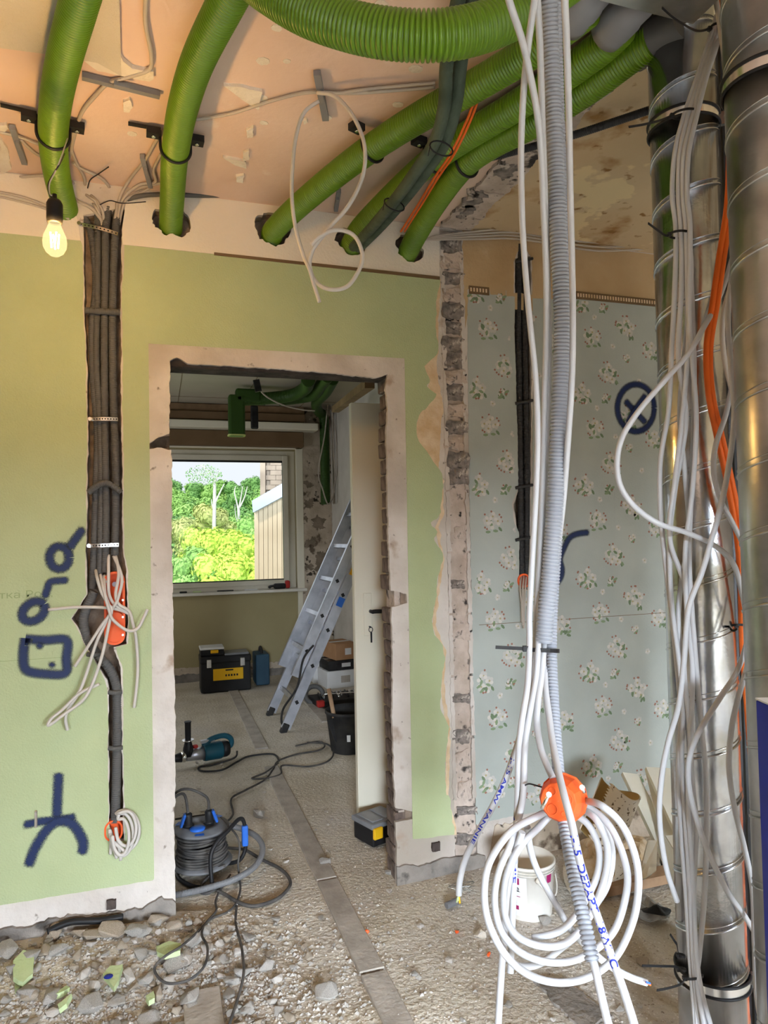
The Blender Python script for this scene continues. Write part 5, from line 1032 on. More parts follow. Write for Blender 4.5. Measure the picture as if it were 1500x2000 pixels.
def crumple(pts, z, amp, label, mt, name='plastic_scrap', cat='scrap'):
    q_ = [P(x, y, z=z) for x, y in pts]; c = sum(q_, Vector())/len(q_); m = MB(); rings_ = 5; vs = [c+Vector((0, 0, amp*1.2))]
    qq = catmull(q_, 4, True); n_ = len(qq)
    for k in range(1, rings_+1):
        for p_ in qq:
            w_ = c.lerp(p_, k/rings_); vs.append(Vector((w_.x, w_.y, max(fh(w_.x, w_.y)+.003, z+amp*(.5+noise.noise(w_*22)*1.4)*(1.2-k/rings_)))))
    fs = [(0, 1+i, 1+(i+1) % n_) for i in range(n_)]
    for k in range(rings_-1):
        for i in range(n_): a = 1+k*n_; fs.append((a+i, a+n_+i, a+n_+(i+1) % n_, a+(i+1) % n_))
    m.add(vs, fs); o = single(m, name, M[mt], label, cat); md = o.modifiers.new('solid', 'SOLIDIFY'); md.thickness = .002; return o
crumple([(1225, 1765), (1260, 1750), (1290, 1775), (1310, 1780), (1300, 1795), (1270, 1800), (1240, 1790)], .02, .03, 'crumpled grey plastic film on the floor below the plank', 'film')
crumple([(1250, 1778), (1275, 1772), (1310, 1778), (1300, 1790), (1275, 1786)], .03, .02, 'black tape scrap on top of the plastic film', 'black')
crumple([(1180, 1650), (1220, 1632), (1262, 1645), (1258, 1680), (1215, 1690)], .1, .04, 'yellowish crumpled insulation behind the broken board', 'paper_torn')
crumple([(1130, 1650), (1165, 1640), (1185, 1690), (1150, 1720), (1125, 1700)], .09, .04, 'crumpled beige wallpaper scrap between bucket and tiles', 'paper_torn')
crumple([(1100, 1700), (1130, 1690), (1150, 1735), (1115, 1750)], .04, .05, 'pale folded paper scrap right of the bucket', 'gypsum')
c = P(885, 1765, z=.02); m = MB(); m.corr([c+Vector((-.03, -.005, 0)), c+Vector((.03, .012, .002))], .0125, .005, .14, 12); single(m, 'conduit_scrap', M['grey_conduit'], 'short grey conduit scrap on the floor at the wall corner', 'conduit')
c = P(905, 1738, z=.02); m = MB()
for k in range(5): m.tube([c+Vector((rnd.uniform(-.06, .06), rnd.uniform(-.03, .03), rnd.uniform(0, .03))) for _ in range(6)], .0012, 5)
single(m, 'wire_tangle', M['galv_dull'], 'small tangle of bare wire at the foot of the wall end', 'wire')
# floor crumbs
STN = []
def stone_mesh(seed, pts_n=12, flat_=.6):
    g = random.Random(seed); bm = bmesh.new()
    for _ in range(pts_n):
        v = Vector((g.gauss(0, 1), g.gauss(0, 1), g.gauss(0, 1))).normalized(); bm.verts.new((v.x*g.uniform(.75, 1.1), v.y*g.uniform(.6, 1), v.z*flat_*g.uniform(.8, 1)))
    bmesh.ops.convex_hull(bm, input=list(bm.verts)); loose = [v for v in bm.verts if not v.link_faces]; bmesh.ops.delete(bm, geom=loose, context='VERTS')
    bmesh.ops.bevel(bm, geom=list(bm.edges), offset=.06, segments=1, affect='EDGES')
    me = bpy.data.meshes.new('stone'); bm.to_mesh(me); bm.free(); return me
base = [stone_mesh(100+k, 11+k % 4, .5+.06*(k % 5)) for k in range(10)]
smesh = {}
for mn in ('stone', 'stone2', 'stone3', 'greenchip', 'gypsum', 'orange'):
    L_ = []
    for me in base:
        c = me.copy(); c.materials.append(M[mn]); L_.append(c)
    smesh[mn] = L_
def stone(x, y, s, mn, label, group=None, name='rubble_stone', sz=1., cat='stone', k=None, sink=.25):
    me = smesh[mn][rnd.randrange(10) if k is None else k]; o = bpy.data.objects.new(name, me); COL.objects.link(o)
    o.scale = (s*rnd.uniform(.8, 1.2), s*rnd.uniform(.8, 1.2), s*rnd.uniform(.8, 1.1)*sz); o.rotation_euler = (rnd.uniform(-.3, .3), rnd.uniform(-.3, .3), rnd.uniform(0, 6.3))
    o.location = (x, y, fh(x, y)+s*.5*sz*(1-sink)); return tag(o, label, cat, group)
big = [(322, 1860, .05, 'stone3', 'large brown wedge-shaped lump at the foot of the wall'), ]
named = [(105, 1850, .05, 'stone3', 'brown pyramid-shaped rubble lump near the wall'), (220, 1850, .062, 'stone3', 'broad brown rubble lump against the wall base'), (268, 1845, .05, 'stone', 'tall grey rubble chunk beside the broad brown lump'),
         (345, 1895, .055, 'stone', 'big grey chunk inside the loop of black cord'), (378, 1850, .042, 'stone', 'grey chunk under the top of the black cord loop'), (480, 1892, .042, 'stone', 'grey chunk with a pale broken face lying alone right of the pile'), (115, 1885, .042, 'stone', 'grey block among the green plaster pieces'),
         (15, 1890, .045, 'stone', 'grey rubble chunk at the left edge'), (180, 1968, .045, 'stone', 'wide grey block at the front of the pile'), (250, 1918, .032, 'stone2', 'round pale concrete lump in the pile'), (450, 1813, .022, 'stone2', 'white chip beside the black cable'), (1063, 1795, .034, 'stone', 'grey stone lying in front of the paint bucket'), (1255, 1872, .03, 'stone3', 'brownish chunk by the ties at the steel duct'),
         (940, 1818, .03, 'gypsum', 'pale plaster lump on the sand left of the coil'), (505, 1590, .05, 'stone', 'flat grey lump on the sand right of the cable reel'), (635, 1680, .035, 'stone', 'grey pebble on the floor near the rail in the doorway'), (1205, 1715, .05, 'stone', 'dark stone under the curled tile'), (762, 1700, .022, 'stone', 'small grey stone at the corner of the wall end')]
for (x, y, s, mn, lb_) in named:
    p = P(x, y, z=.02); stone(p.x, p.y, s, mn, lb_)
# green painted chips
for k, (pts, lb_) in enumerate((([(25, 1880), (45, 1862), (66, 1866), (64, 1896), (45, 1912), (26, 1905)], 'big green-painted plaster piece at the left of the rubble'), ([(305, 1848), (330, 1839), (354, 1842), (352, 1856), (322, 1864), (306, 1858)], 'flat green plaster slab on top of the rubble'), ([(200, 1902), (215, 1888), (240, 1886), (232, 1912), (222, 1925)], 'green plaster flake with a blue paint smear'), ([(28, 1920), (50, 1908), (52, 1922), (30, 1934)], 'small green flake below the big green piece'), ([(100, 1948), (130, 1922), (137, 1926), (118, 1940)], 'thin green flake pointing at the wall'), ([(112, 1960), (140, 1945), (130, 1960), (115, 1968)], 'narrow green flake at the front of the rubble'), ([(285, 1945), (300, 1935), (302, 1948), (290, 1955)], 'small green flake at the right front of the pile'))):
    zt = .075 if k < 3 else .045; q_ = [P(x, y, z=zt) for x, y in pts]; c = sum(q_, Vector())/len(q_)
    q2 = jag([(v.x, v.y) for v in q_], .003, .01, 200+k); m = MB(); m.slab(q2, -zt, -zt+.016); m.v = [Vector((v.x, v.z, -v.y)) for v in m.v]
    R_ = Matrix.Rotation(rnd.uniform(-.25, .25), 3, 'X') @ Matrix.Rotation(rnd.uniform(-.2, .2), 3, 'Y'); m.v = [R_ @ (v-c)+c for v in m.v]
    o = single(m, 'plaster_flake', M['greenchip'], lb_, 'plaster')
    if k == 2:
        g = P(203, 1912, z=zt+.004); b = MB(); b.lathe([(.0005, .001), (.013, .0005), (.014, .0)], c=(g.x+.012, g.y+.012, zt+.002), sides=10); b.build('blue_smear', M['blueink'], o)
for k, (x, y) in enumerate(((717, 1820), (892, 1819), (955, 1863), (985, 1868))):
    p = P(x, y, z=.005); stone(p.x, p.y, .012, 'orange', {717: 'orange plastic crumb beside the floor rail', 892: 'orange plastic crumb left of the coil', 955: 'orange plastic crumb under the coil, left one', 985: 'orange plastic crumb under the coil, right one'}[x], None, 'plastic_crumb', cat='crumb')
# rubble pile: individuals
g = random.Random(5); cnt = 0; placed = []
while cnt < 285:
    x = g.uniform(-.75, .55); y = g.uniform(-1.05, -.02); dens = math.exp(-max(0, x-.15)**2/.05)*math.exp(-max(0, -y-.55)**2/.05)
    if g.random() > dens: continue
    if x > .03 and y > -.08: continue
    s = g.choice((.012, .015, .018, .022, .028, .034, .042))*(1.0 if y > -.6 else .7)
    if any((x-a)**2+(y-b)**2 < (.75*(s+c))**2 for a, b, c in placed): 
        if g.random() > .12: continue
    placed.append((x, y, s)); mn = g.choice(('stone', 'stone', 'stone', 'stone2', 'stone3', 'stone3')); rnd.seed(cnt)
    stone(x, y, s, mn, {'stone': 'grey broken concrete lump in the rubble under the green wall', 'stone2': 'pale plaster lump in the rubble under the green wall', 'stone3': 'brown mortar lump in the rubble under the green wall'}[mn], 'rubble lumps under the green wall'); cnt += 1
for k in range(110):
    x = g.uniform(.1, 1.35); y = g.uniform(-1.0, 1.9); rnd.seed(900+k)
    if abs(x-.905) < .12 and -.02 < y < .16: continue
    if y > -.1 and (x > .88): continue
    stone(x, y, g.uniform(.006, .017), g.choice(('stone', 'stone2', 'stone2')), 'loose pebble lying on the sandy floor', 'loose pebbles on the floor', 'pebble')
rnd.seed(77)
# gravel and crumbs too small to count
m = MB(); OCT = [(1, 0, 0), (-1, 0, 0), (0, 1, 0), (0, -1, 0), (0, 0, 1), (0, 0, -1)]; OF = [(0, 2, 4), (2, 1, 4), (1, 3, 4), (3, 0, 4), (2, 0, 5), (1, 2, 5), (3, 1, 5), (0, 3, 5)]
def gravel(n_, fx, smin, smax, mt):
    m = MB()
    for _ in range(n_):
        x, y = fx(); s = g.uniform(smin, smax)*g.uniform(.6, 1.2); a = g.random()*6; z = fh(x, y)+s*.2; ca, sa = math.cos(a)*s, math.sin(a)*s
        m.add([(x+v[0]*ca-v[1]*sa*.8+g.uniform(-.2, .2)*s, y+v[0]*sa+v[1]*ca*.8, z+v[2]*s*.6) for v in OCT], OF)
    o = m.build('gravel', M[mt]); o['kind'] = 'stuff'; o['label'] = {'stone2': 'pale plaster crumbs scattered over the sandy floor', 'stone3': 'brown grit scattered over the sandy floor', 'stone': 'grey grit heaped around the rubble by the wall'}[mt]; o['category'] = 'gravel'
def anyw():
    while True:
        x, y = g.uniform(-.7, 1.6), g.uniform(-1.25, 2.6)
        if g.random() < (1 if y < .4 else .35) and not (-.02 < y < .16 and (x < .06 or x > .88)): return x, y
def pile():
    while True:
        x, y = g.gauss(-.15, .38), g.gauss(-.5, .28)
        if y < -.02: return x, y
gravel(5000, anyw, .0015, .0055, 'stone2'); gravel(5000, anyw, .0015, .006, 'stone3'); gravel(7000, pile, .003, .011, 'stone')
# black plastic strip at the wall base
a = P(85, 1838, z=.1); b = P(238, 1812, z=.09); m = MB(); m.tube([Vector((a.x, -.05, .085)), Vector(((a.x+b.x)/2-.05, -.045, .1)), Vector(((a.x+b.x)/2+.05, -.05, .09)), Vector((b.x, -.04, .085))], .012, 6); single(m, 'plastic_strip', M['black'], 'crumpled black plastic strip along the foot of the wall', 'scrap')

# ---- doorway: cable reel, hoses, cords
rc = Vector((.165, .37, fh(.165, .37))); o = thing('cable_reel', 'black and grey cable reel with blue socket flaps standing in the doorway', 'cable reel', rc); Kr = Matrix.Translation(rc)
m = MB(); m.lathe([(.0005, .045), (.122, .045), (.126, .05), (.122, .056), (.0005, .056)], sides=40, M=Kr); m.build('lower_flange', M['reel_grey'], o)
m = MB(); m.lathe([(.0005, .05), (.07, .05), (.07, .19), (.0005, .19)], sides=32, M=Kr); m.build('drum', M['black'], o)
m = MB(); m.lathe([(.0005, .2), (.055, .2), (.06, .206), (.084, .206), (.09, .2), (.112, .196), (.116, .19), (.112, .184), (.0005, .184)], sides=40, M=Kr); tf = m.build('upper_flange', M['reel_grey'], o)
for (a0, w_) in ((2.5, .35), (.6, .4), (4.4, .35)):
    m = MB(); n_ = 6; vs = [rc+Vector((r*math.cos(a0+w_*i/n_), r*math.sin(a0+w_*i/n_), .2005)) for i in range(n_+1) for r in (.09, .113)]; m.add(vs, [(2*i, 2*i+1, 2*i+3, 2*i+2) for i in range(n_)]); sub(m, 'blue_segment', M['blue'], tf)
for row in range(3):
    for j in range(7):
        r = .082+row*.009; m = MB(); z = .066+j*.0165+(row % 2)*.006
        m.rings([rc+Vector(((r+.005*math.sin(a*.4+j))*math.cos(a*PI/18), (r+.005*math.sin(a*.4+j))*math.sin(a*PI/18), z+.006*math.sin(a*PI/18+j*1.7))) for a in range(36)], .0055, 7, closed=True); m.build('cable_turn', M['dusty_cable'], o)
for (x, y, up) in ((-.055, -.01, 1), (.03, -.005, 1), (-.02, -.058, 0)):
    m = MB(); c = rc+Vector((x, y, .206))
    if up: m.lathe([(.0005, .0), (.024, 0), (.024, .008), (.017, .01), (.017, .05), (.012, .055), (.0005, .055)], sides=18, M=Matrix.Translation(c)); m.build('plug', M['black'], o); m = MB(); m.bbox(c+Vector((-.022 if x < 0 else .024, -.01, .03)), (.012, .03, .055), .004, rot=Matrix.Rotation(.35 if x < 0 else -.35, 3, 'Y'), seg=1); m.build('socket_flap', M['blue'], o)
    else: m.lathe([(.03, 0), (.032, .006), (.024, .011), (.0005, .012)], sides=20, M=Matrix.Translation(c)); m.build('socket_flap', M['blue'], o)
m = MB(); fr_ = [rc+Vector(v) for v in ((.03, -.17, .01), (.025, -.15, .12), (.05, -.13, .17), (.10, -.1, .2), (.15, -.06, .225), (.172, -.05, .2), (.176, -.05, .1), (.15, -.05, .05), (.1, -.02, .03))]; m.tube(fr_, .0085, 8, 6); m.build('frame', M['black'], o)
m = MB(); m.tube([rc+Vector(v) for v in ((.03, -.17, .012), (-.05, -.12, .01), (-.1, .0, .012), (0, .1, .02))], .009, 8); m.build('foot', M['black'], o)
m = MB(); m.bbox(rc+Vector((.174, -.05, .15)), (.026, .03, .085), .006); m.build('grip', M['blue'], o)
for k, pp in enumerate(([(-.055, -.01, .26), (-.07, .02, .33), (-.12, .02, .31), (-.19, -.02, .22)], [(.03, -.005, .26), (.02, .05, .3), (-.08, .08, .33), (-.19, .05, .25)])):
    m = MB(); m.tube([rc+Vector(v) for v in pp], .0058, 8); m.build('lead', M['dusty_cable'], o)
fl_ = lambda pts, z=.012: [P(x, y, z=z) for x, y in pts]
m = MB(); m.corr([P(x, y, z=z) for x, y, z in ((325, 1751, .02), (365, 1744, .02), (410, 1733, .03), (460, 1716, .04), (498, 1692, .05), (513, 1660, .07), (502, 1635, .09), (470, 1618, .1), (430, 1610, .1), (395, 1612, .08))], .0125, .006, .1, 12); single(m, 'grey_hose', M['grey_conduit'], 'grey corrugated conduit curled around the front of the cable reel', 'hose')
def cord(pts, label, r=.0045, mt='dusty_cable', z=None):
    c = []
    for p_ in pts:
        v = P(p_[0], p_[1], z=.01 if len(p_) < 3 else p_[2]); v.z = max(v.z, fh(v.x, v.y)+r*.8) if len(p_) < 3 else v.z; c.append(v)
    return cable('floor_cord', label, 'cord', c, r, M[mt], None, 7, 8)
cord([(446, 1656), (478, 1660), (510, 1678), (546, 1696), (565, 1716), (564, 1734), (540, 1756), (500, 1769), (470, 1764), (438, 1746), (425, 1740)], 'stiff grey cable lying in an open loop right of the cable reel', .0068)
cord([(342, 1600, .2), (390, 1593, .2), (420, 1591, .2), (440, 1608, .2), (462, 1632, .19), (468, 1656, .14), (465, 1690, .07), (468, 1716, .02), (469, 1740), (460, 1766), (442, 1784), (410, 1796, .03), (382, 1824, .06), (354, 1848, .08), (322, 1868, .085), (302, 1890, .07), (312, 1912, .06), (335, 1921, .06), (372, 1912, .06), (400, 1885, .07), (405, 1850, .07), (394, 1825, .06), (402, 1803, .04), (422, 1784), (421, 1760), (432, 1735), (450, 1708, .03)], 'thin black cord running off the reel and looping over the rubble', .0042)
cord([(462, 1770), (460, 1800), (464, 1820, .03), (472, 1850, .035), (474, 1868, .04), (476, 1900, .045), (466, 1945, .035), (448, 2000, .03), (430, 2060)], 'dusty black cord running from the reel out past the lower edge', .0046)
cord([(440, 1690, .06), (420, 1700, .05), (390, 1735), (405, 1745), (440, 1725), (470, 1722)], 'short black strap lying across the grey conduit by the reel', .006)
cord([(440, 1608), (455, 1590), (452, 1560), (480, 1543), (517, 1523), (533, 1503), (544, 1486), (580, 1473), (620, 1466), (634, 1457), (622, 1448), (577, 1457)], 'long cord from the reel to the knot in the back room', .0055)
cord([(543, 1490), (520, 1508), (492, 1520), (520, 1520), (548, 1512), (552, 1495), (603, 1497), (640, 1487), (651, 1470), (638, 1453), (600, 1450)], 'second cord looped around the knot in the back room', .0055)
cord([(463, 1467, .06), (458, 1480, .03), (420, 1493), (390, 1498), (394, 1506), (433, 1504), (463, 1488), (487, 1477), (533, 1473), (545, 1486)], 'black cord of the drill lying on the back room floor', .006, 'rubber')
# rotary hammer
dp = P(400, 1492, z=0); o = thing('rotary_hammer', 'teal rotary hammer with a black side handle lying on the back room floor', 'power tool', dp)
X = Vector((.96, .28, 0)).normalized(); Yv = Vector((-X.y, X.x, 0)); Kd = Matrix(((X.x, Yv.x, 0, dp.x), (X.y, Yv.y, 0, dp.y), (0, 0, 1, .07), (0, 0, 0, 1)))
def ax(prof, nm, mm, par=o, z=0., sides=20):
    m = MB(); m.rings([Kd @ Vector((x, 0, z)) for x, r in prof], [r for x, r in prof], sides); return m.build(nm, M[mm], par)
ax([(-.25, .02), (-.18, .024), (-.15, .03)], 'chuck', 'black'); ax([(-.15, .03), (-.13, .034), (-.12, .028)], 'collar', 'zinc'); ax([(-.12, .03), (-.06, .036), (-.01, .042)], 'gear_housing', 'alu')
ax([(-.01, .047), (0, .052), (.1, .055), (.11, .052)], 'motor_housing', 'teal'); ax([(.11, .05), (.14, .05), (.155, .044)], 'end_cap', 'black')
m = MB(); m.tube([Kd @ Vector(v) for v in ((-.01, 0, .04), (.04, 0, .075), (.12, 0, .085), (.17, 0, .06), (.175, 0, .02), (.14, 0, .0))], .017, 10); m.build('handle', M['teal'], o)
m = MB(); m.bbox(Kd @ Vector((.02, 0, .07)), (.09, .03, .02), .006, rot=Kd.to_3x3()); m.build('top_plate', M['alu'], o)
m = MB(); m.rings([Kd @ Vector((-.105, 0, 0)), Kd @ Vector((-.105, 0, .05)), Kd @ Vector((-.105, 0, .09)), Kd @ Vector((-.105, 0, .1)), Kd @ Vector((-.105, 0, .2)), Kd @ Vector((-.105, 0, .212))], [.034, .03, .02, .018, .019, .022], 14); m.build('side_handle', M['black'], o)
m = MB(); m.rings([Kd @ Vector((-.105, 0, .094)), Kd @ Vector((-.105, 0, .1))], .036, 18); m.build('handle_collar', M['zinc'], o)
m = MB(); m.bbox(Kd @ Vector((-.06, 0, .05)), (.03, .03, .02), .006, rot=Kd.to_3x3()); m.build('selector', M['red'], o)
# small organizer by the wall end
o = thing('tool_organizer', 'small black organizer with a grey lid and yellow latch beside the brick reveal', 'tool box', (.955, .42, 0)); Ko = Matrix.Translation((.955, .42, .005)) @ Matrix.Rotation(.35, 4, 'Z')
m = MB(); m.bbox((0, 0, .045), (.16, .15, .08), .008, M=Ko); m.build('base', M['black'], o)
m = MB(); m.bbox((0, 0, .097), (.175, .165, .024), .006, M=Ko); l_ = m.build('lid', M['organizer'], o)
for x in (-.04, .04):
    m = MB(); m.bbox((x, 0, .112), (.06, .12, .006), .002, M=Ko, seg=1); sub(m, 'lid_rib', M['organizer'], l_)
m = MB(); m.bbox((-.06, -.088, .07), (.05, .016, .05), .004, M=Ko, seg=1); m.build('latch', M['yellow'], o)
# loose door leaf behind the wall
o = thing('door_leaf', 'cream door leaf standing open behind the brick reveal', 'door', (1.32, .62, .02))
p = W(693, 1200, .6); x0 = W(693, 1200, .6)[0]; zt = W(686, 786, .6)[1]
m = MB(); m.bbox((x0+.41, .62, (zt+.02)/2), (.82, .04, zt-.02), .003, seg=1); m.build('leaf', M['cream'], o)
m = MB(); m.box((x0+.42, .597, (zt+.02)/2), (.66, .006, zt-.1)) if 0 else None
c = W(719, 1200, .59); m = MB(); m.bbox((c[0], .597, c[1]), (.042, .006, .21), .002, seg=1); m.build('lock_plate', M['cream'], o)
c = W(724, 1194, .59); m = MB(); m.rings([Vector((c[0], .596, c[1])), Vector((c[0], .56, c[1]))], .009, 10); m.tube([Vector((c[0], .562, c[1])), Vector((c[0]+.02, .555, c[1]+.002)), Vector((c[0]+.11, .555, c[1]-.002))], .010, 8); m.build('handle', M['black'], o)
c = W(722, 1228, .59); m = MB(); m.rings([Vector((c[0], .594, c[1]+.01)), Vector((c[0], .57, c[1]+.01))], .004, 6); m.rings([Vector((c[0]+.010*math.cos(a*PI/6), .57, c[1]-.002+.012*math.sin(a*PI/6))) for a in range(12)], .0018, 5, closed=True); m.box((c[0]+.002, .57, c[1]-.04), (.008, .003, .05)); m.build('key', M['dark_steel'], o)
# black builder's bucket
bp_ = Vector((1.19, 1.78, fh(1.19, 1.78))); o = thing('mortar_bucket', 'black mortar bucket half hidden by the cream door leaf', 'bucket', bp_)
m = MB(); m.lathe([(.0005, 0), (.115, 0), (.12, .005), (.15, .25), (.157, .25), (.157, .268), (.148, .268), (.146, .25), (.116, .02), (.0005, .02)], sides=36, M=Matrix.Translation(bp_)); m.build('body', M['rubber'], o)
va = math.atan2(CAMP.y-bp_.y, CAMP.x-bp_.x); m = MB(); rr = .1345; n_ = 4
vs = [bp_+Vector(((rr+.010*s)*math.cos(va-.1+.16*i/n_), (rr+.010*s)*math.sin(va-.1+.16*i/n_), .09+.045*s)) for i in range(n_+1) for s in (0, 1)]; m.add(vs, [(2*i, 2*i+2, 2*i+3, 2*i+1) for i in range(n_)]); m.build('sticker', M['white_card'], o)
o = thing('hand_shovel', 'small shovel with a wooden handle standing in the black bucket', 'shovel', bp_+Vector((-.1, 0, .1)))
a = P(642, 1345, d=4.55); b = P(653, 1402, d=4.5); m = MB(); m.rings([a, b], .014, 8); m.build('handle', M['raw_wood'], o)
m = MB(); m.bar(b, b+Vector((.05, 0, -.14)), .1, .004, up=(0, -1, .2)); m.build('blade', M['dark_steel'], o)
# ladder
o = thing('extension_ladder', 'aluminium extension ladder leaning to the right in the back room', 'ladder', (.85, 2.6, 0))
far0 = Vector((.842, 2.86, .03)); near0 = Vector((.862, 2.34, .03)); dv = Vector((1, 0.02, 2.10)).normalized(); nrm = Vector((-dv.z, 0, dv.x)).normalized()
LEN = 2.12
for sec, (s0, s1, offn, ins) in enumerate(((0, LEN, 0, 0), (.36, LEN, .075, .03))):
    for base_, sg in ((far0, -1), (near0, 1)):
        b = base_+Vector((0, sg*ins, 0))+nrm*offn; m = MB(); m.bar(b+dv*s0, b+dv*s1, .026, .068, up=nrm); rl = m.build('rail', M['alu'], o)
        for s in (-1, 1):
            g_ = MB(); g_.bar(b+dv*s0+nrm*(s*.032), b+dv*s1+nrm*(s*.032), .034, .006, up=nrm); sub(g_, 'rail_flange', M['alu'], rl)
        s = s0+.2
        while s < s1-.05:
            g_ = MB(); q_ = b+dv*s+Vector((0, -.016, 0)); g_.box(q_, (.022, .004, .026), rot=Matrix.Rotation(-.44, 3, 'Y')); sub(g_, 'rung_plug', M['black'], rl); s += .28
    s = s0+.2
    while s < s1-.05:
        a = far0+Vector((0, -ins, 0))+nrm*offn+dv*s; b = near0+Vector((0, ins, 0))+nrm*offn+dv*s; m = MB(); m.bar(a, b, .03, .03, up=dv); m.build('rung', M['alu'], o); s += .28
for base_ in (far0, near0):
    m = MB(); m.bbox(base_+Vector((-.005, 0, -.0)), (.05, .045, .075), .008, rot=Matrix.Rotation(.44, 3, 'Y')); m.build('foot', M['rubber'], o)
m = MB(); b = near0+nrm*.05; m.tube([b+dv*.62, b+dv*.5+nrm*.03, b+dv*.3-nrm*.01, b+dv*.12+nrm*.02, b+dv*.02-nrm*.02, b+dv*.1-nrm*.06], .008, 6); m.build('strap', M['rubber'], o)
for (s, mm) in ((1.2, 'yellow'), (.95, 'blue'), (1.45, 'yellow')):
    m = MB(); m.bar(near0+Vector((0, -.0155, 0))+dv*s, near0+Vector((0, -.0155, 0))+dv*(s+.07), .001, .05, up=nrm); m.v = [v+Vector((0, -.016, 0)) for v in m.v]; m.build('sticker', M[mm], o)
# big tool box, organizer on it, blue case
tb = P(442, 1352, z=0)+Vector((0, .12, 0)); o = thing('tool_box', 'large black tool box with a yellow label under the window', 'tool box', tb); Kt = Matrix.Translation(tb) @ Matrix.Rotation(-.0, 4, 'Z')
m = MB(); m.bbox((0, 0, .14), (.45, .24, .27), .012, M=Kt); m.build('body', M['black'], o)
m = MB(); m.bbox((0, 0, .30), (.46, .25, .07), .014, M=Kt); m.build('lid', M['black'], o)
m = MB(); m.bbox((.10, -.02, .343), (.22, .2, .02), .005, M=Kt, seg=1); m.build('lid_tray', M['organizer'], o)
m = MB(); m.bbox((.02, -.123, .165), (.27, .006, .105), .002, M=Kt, seg=1); yl = m.build('label', M['yellow'], o)
for k in range(5): m = MB(); m.box((.0+k*.025, -.127, .155), (.014, .002, .018), M=Kt); sub(m, 'pictogram', M['ink'], yl)
m = MB(); m.box((.03, -.127, .203), (.07, .002, .012), M=Kt); sub(m, 'pictogram', M['ink'], yl)
for x in (-.15, .15): m = MB(); m.bbox((x, -.128, .27), (.04, .014, .075), .003, M=Kt, seg=1); m.build('latch', M['zinc'], o)
o2 = thing('tool_organizer', 'small organizer with a clear lid and yellow latch on top of the large tool box', 'tool box', tb+Vector((-.11, 0, .335)))
m = MB(); m.bbox((-.12, -.01, .365), (.21, .2, .055), .006, M=Kt, seg=1); m.build('base', M['black'], o2)
m = MB(); m.bbox((-.12, -.01, .402), (.215, .205, .02), .005, M=Kt, seg=1); m.build('lid', M['white_card'], o2)
m = MB(); m.bbox((-.1, -.114, .375), (.07, .01, .028), .003, M=Kt, seg=1); m.build('latch', M['yellow'], o2)
bb = P(513, 1338, z=0)+Vector((0, .1, 0)); o = thing('machine_case', 'tall blue machine case standing beside the large tool box', 'case', bb)
m = MB(); m.bbox(bb+Vector((0, 0, .15)), (.13, .26, .29), .012); m.build('shell', M['navy'], o)
m = MB(); m.bbox(bb+Vector((-.0, -.05, .15)), (.136, .02, .27), .004, seg=1); m.build('seam', M['teal'], o)
m = MB(); m.tube([bb+Vector((0, -.06, .29)), bb+Vector((0, -.05, .33)), bb+Vector((0, .04, .34)), bb+Vector((0, .07, .29))], .014, 8); m.build('handle', M['rubber'], o)
# cartons by the right wall
cb = P(657, 1345, z=0)+Vector((.05, .15, 0))
def carton(c, sz, mm, label, rz_=0., extra=None):
    o = thing('carton', label, 'box', c); Kc = Matrix.Translation(c) @ Matrix.Rotation(rz_, 4, 'Z'); m = MB(); m.bbox((0, 0, sz[2]/2), sz, .004, M=Kc, seg=1); m.build('box', M[mm], o)
    m = MB(); m.box((0, 0, sz[2]+.001), (sz[0]*.98, sz[1]*.16, .001), M=Kc); m.build('tape', M['strip'] if mm != 'tan_card' else M['white_card'], o)
    m = MB(); m.box((sz[0]*.1, -sz[1]/2-.001, sz[2]*.5), (sz[0]*.3, .001, sz[2]*.4), M=Kc); m.build('sticker', M['white_card'] if mm != 'white_card' else M['strip'], o)
carton(cb, (.30, .28, .16), 'white_card', 'white carton at the bottom of the stack by the right wall', .1)
carton(cb+Vector((.01, 0, .164)), (.29, .27, .09), 'dark_steel', 'dark grey box in the middle of the stack', .1)
carton(cb+Vector((.02, -.01, .26)), (.21, .30, .15), 'tan_card', 'brown cardboard box on top of the stack', .18)
carton(cb+Vector((-.13, .22, 0)), (.14, .12, .40), 'white_card', 'tall narrow white carton behind the stack', .0)
# open case of bits and tools
kc = P(652, 1378, z=0)+Vector((.05, .1, 0)); o = thing('tool_case', 'open black case full of bits and tools on the back room floor', 'tool case', kc); Kc = Matrix.Translation(kc) @ Matrix.Rotation(.1, 4, 'Z')
m = MB(); m.bbox((0, 0, .03), (.42, .3, .05), .008, M=Kc); m.build('tray', M['black'], o)
for k in range(9): m = MB(); x = -.17+k*.04; m.rings([Kc @ Vector((x, -.1+.05*(k % 2), .065)), Kc @ Vector((x+.04, .1, .07))], .008, 8); m.build('bit', M['zinc'] if k % 3 else M['dark_steel'], o)
m = MB(); m.rings([Kc @ Vector((-.12, -.03, .085)), Kc @ Vector((.2, -.07, .08))], .007, 8); m.build('long_bit', M['zinc'], o)
m = MB(); m.bbox((-.19, -.14, .04), (.06, .05, .05), .006, M=Kc, seg=1); m.build('latch', M['red'], o)
t_ = P(614, 1357, z=.07)+Vector((0, .0, 0)); m = MB(); m.rings([t_+Vector((.075*math.cos(a*PI/14), .03*math.sin(a*PI/14), .07+.065*math.sin(a*PI/14)-.07)) for a in range(28)], .02, 8, closed=True); single(m, 'tape_roll', M['dark_conduit'], 'thick grey ring leaning on the open tool case', 'roll')
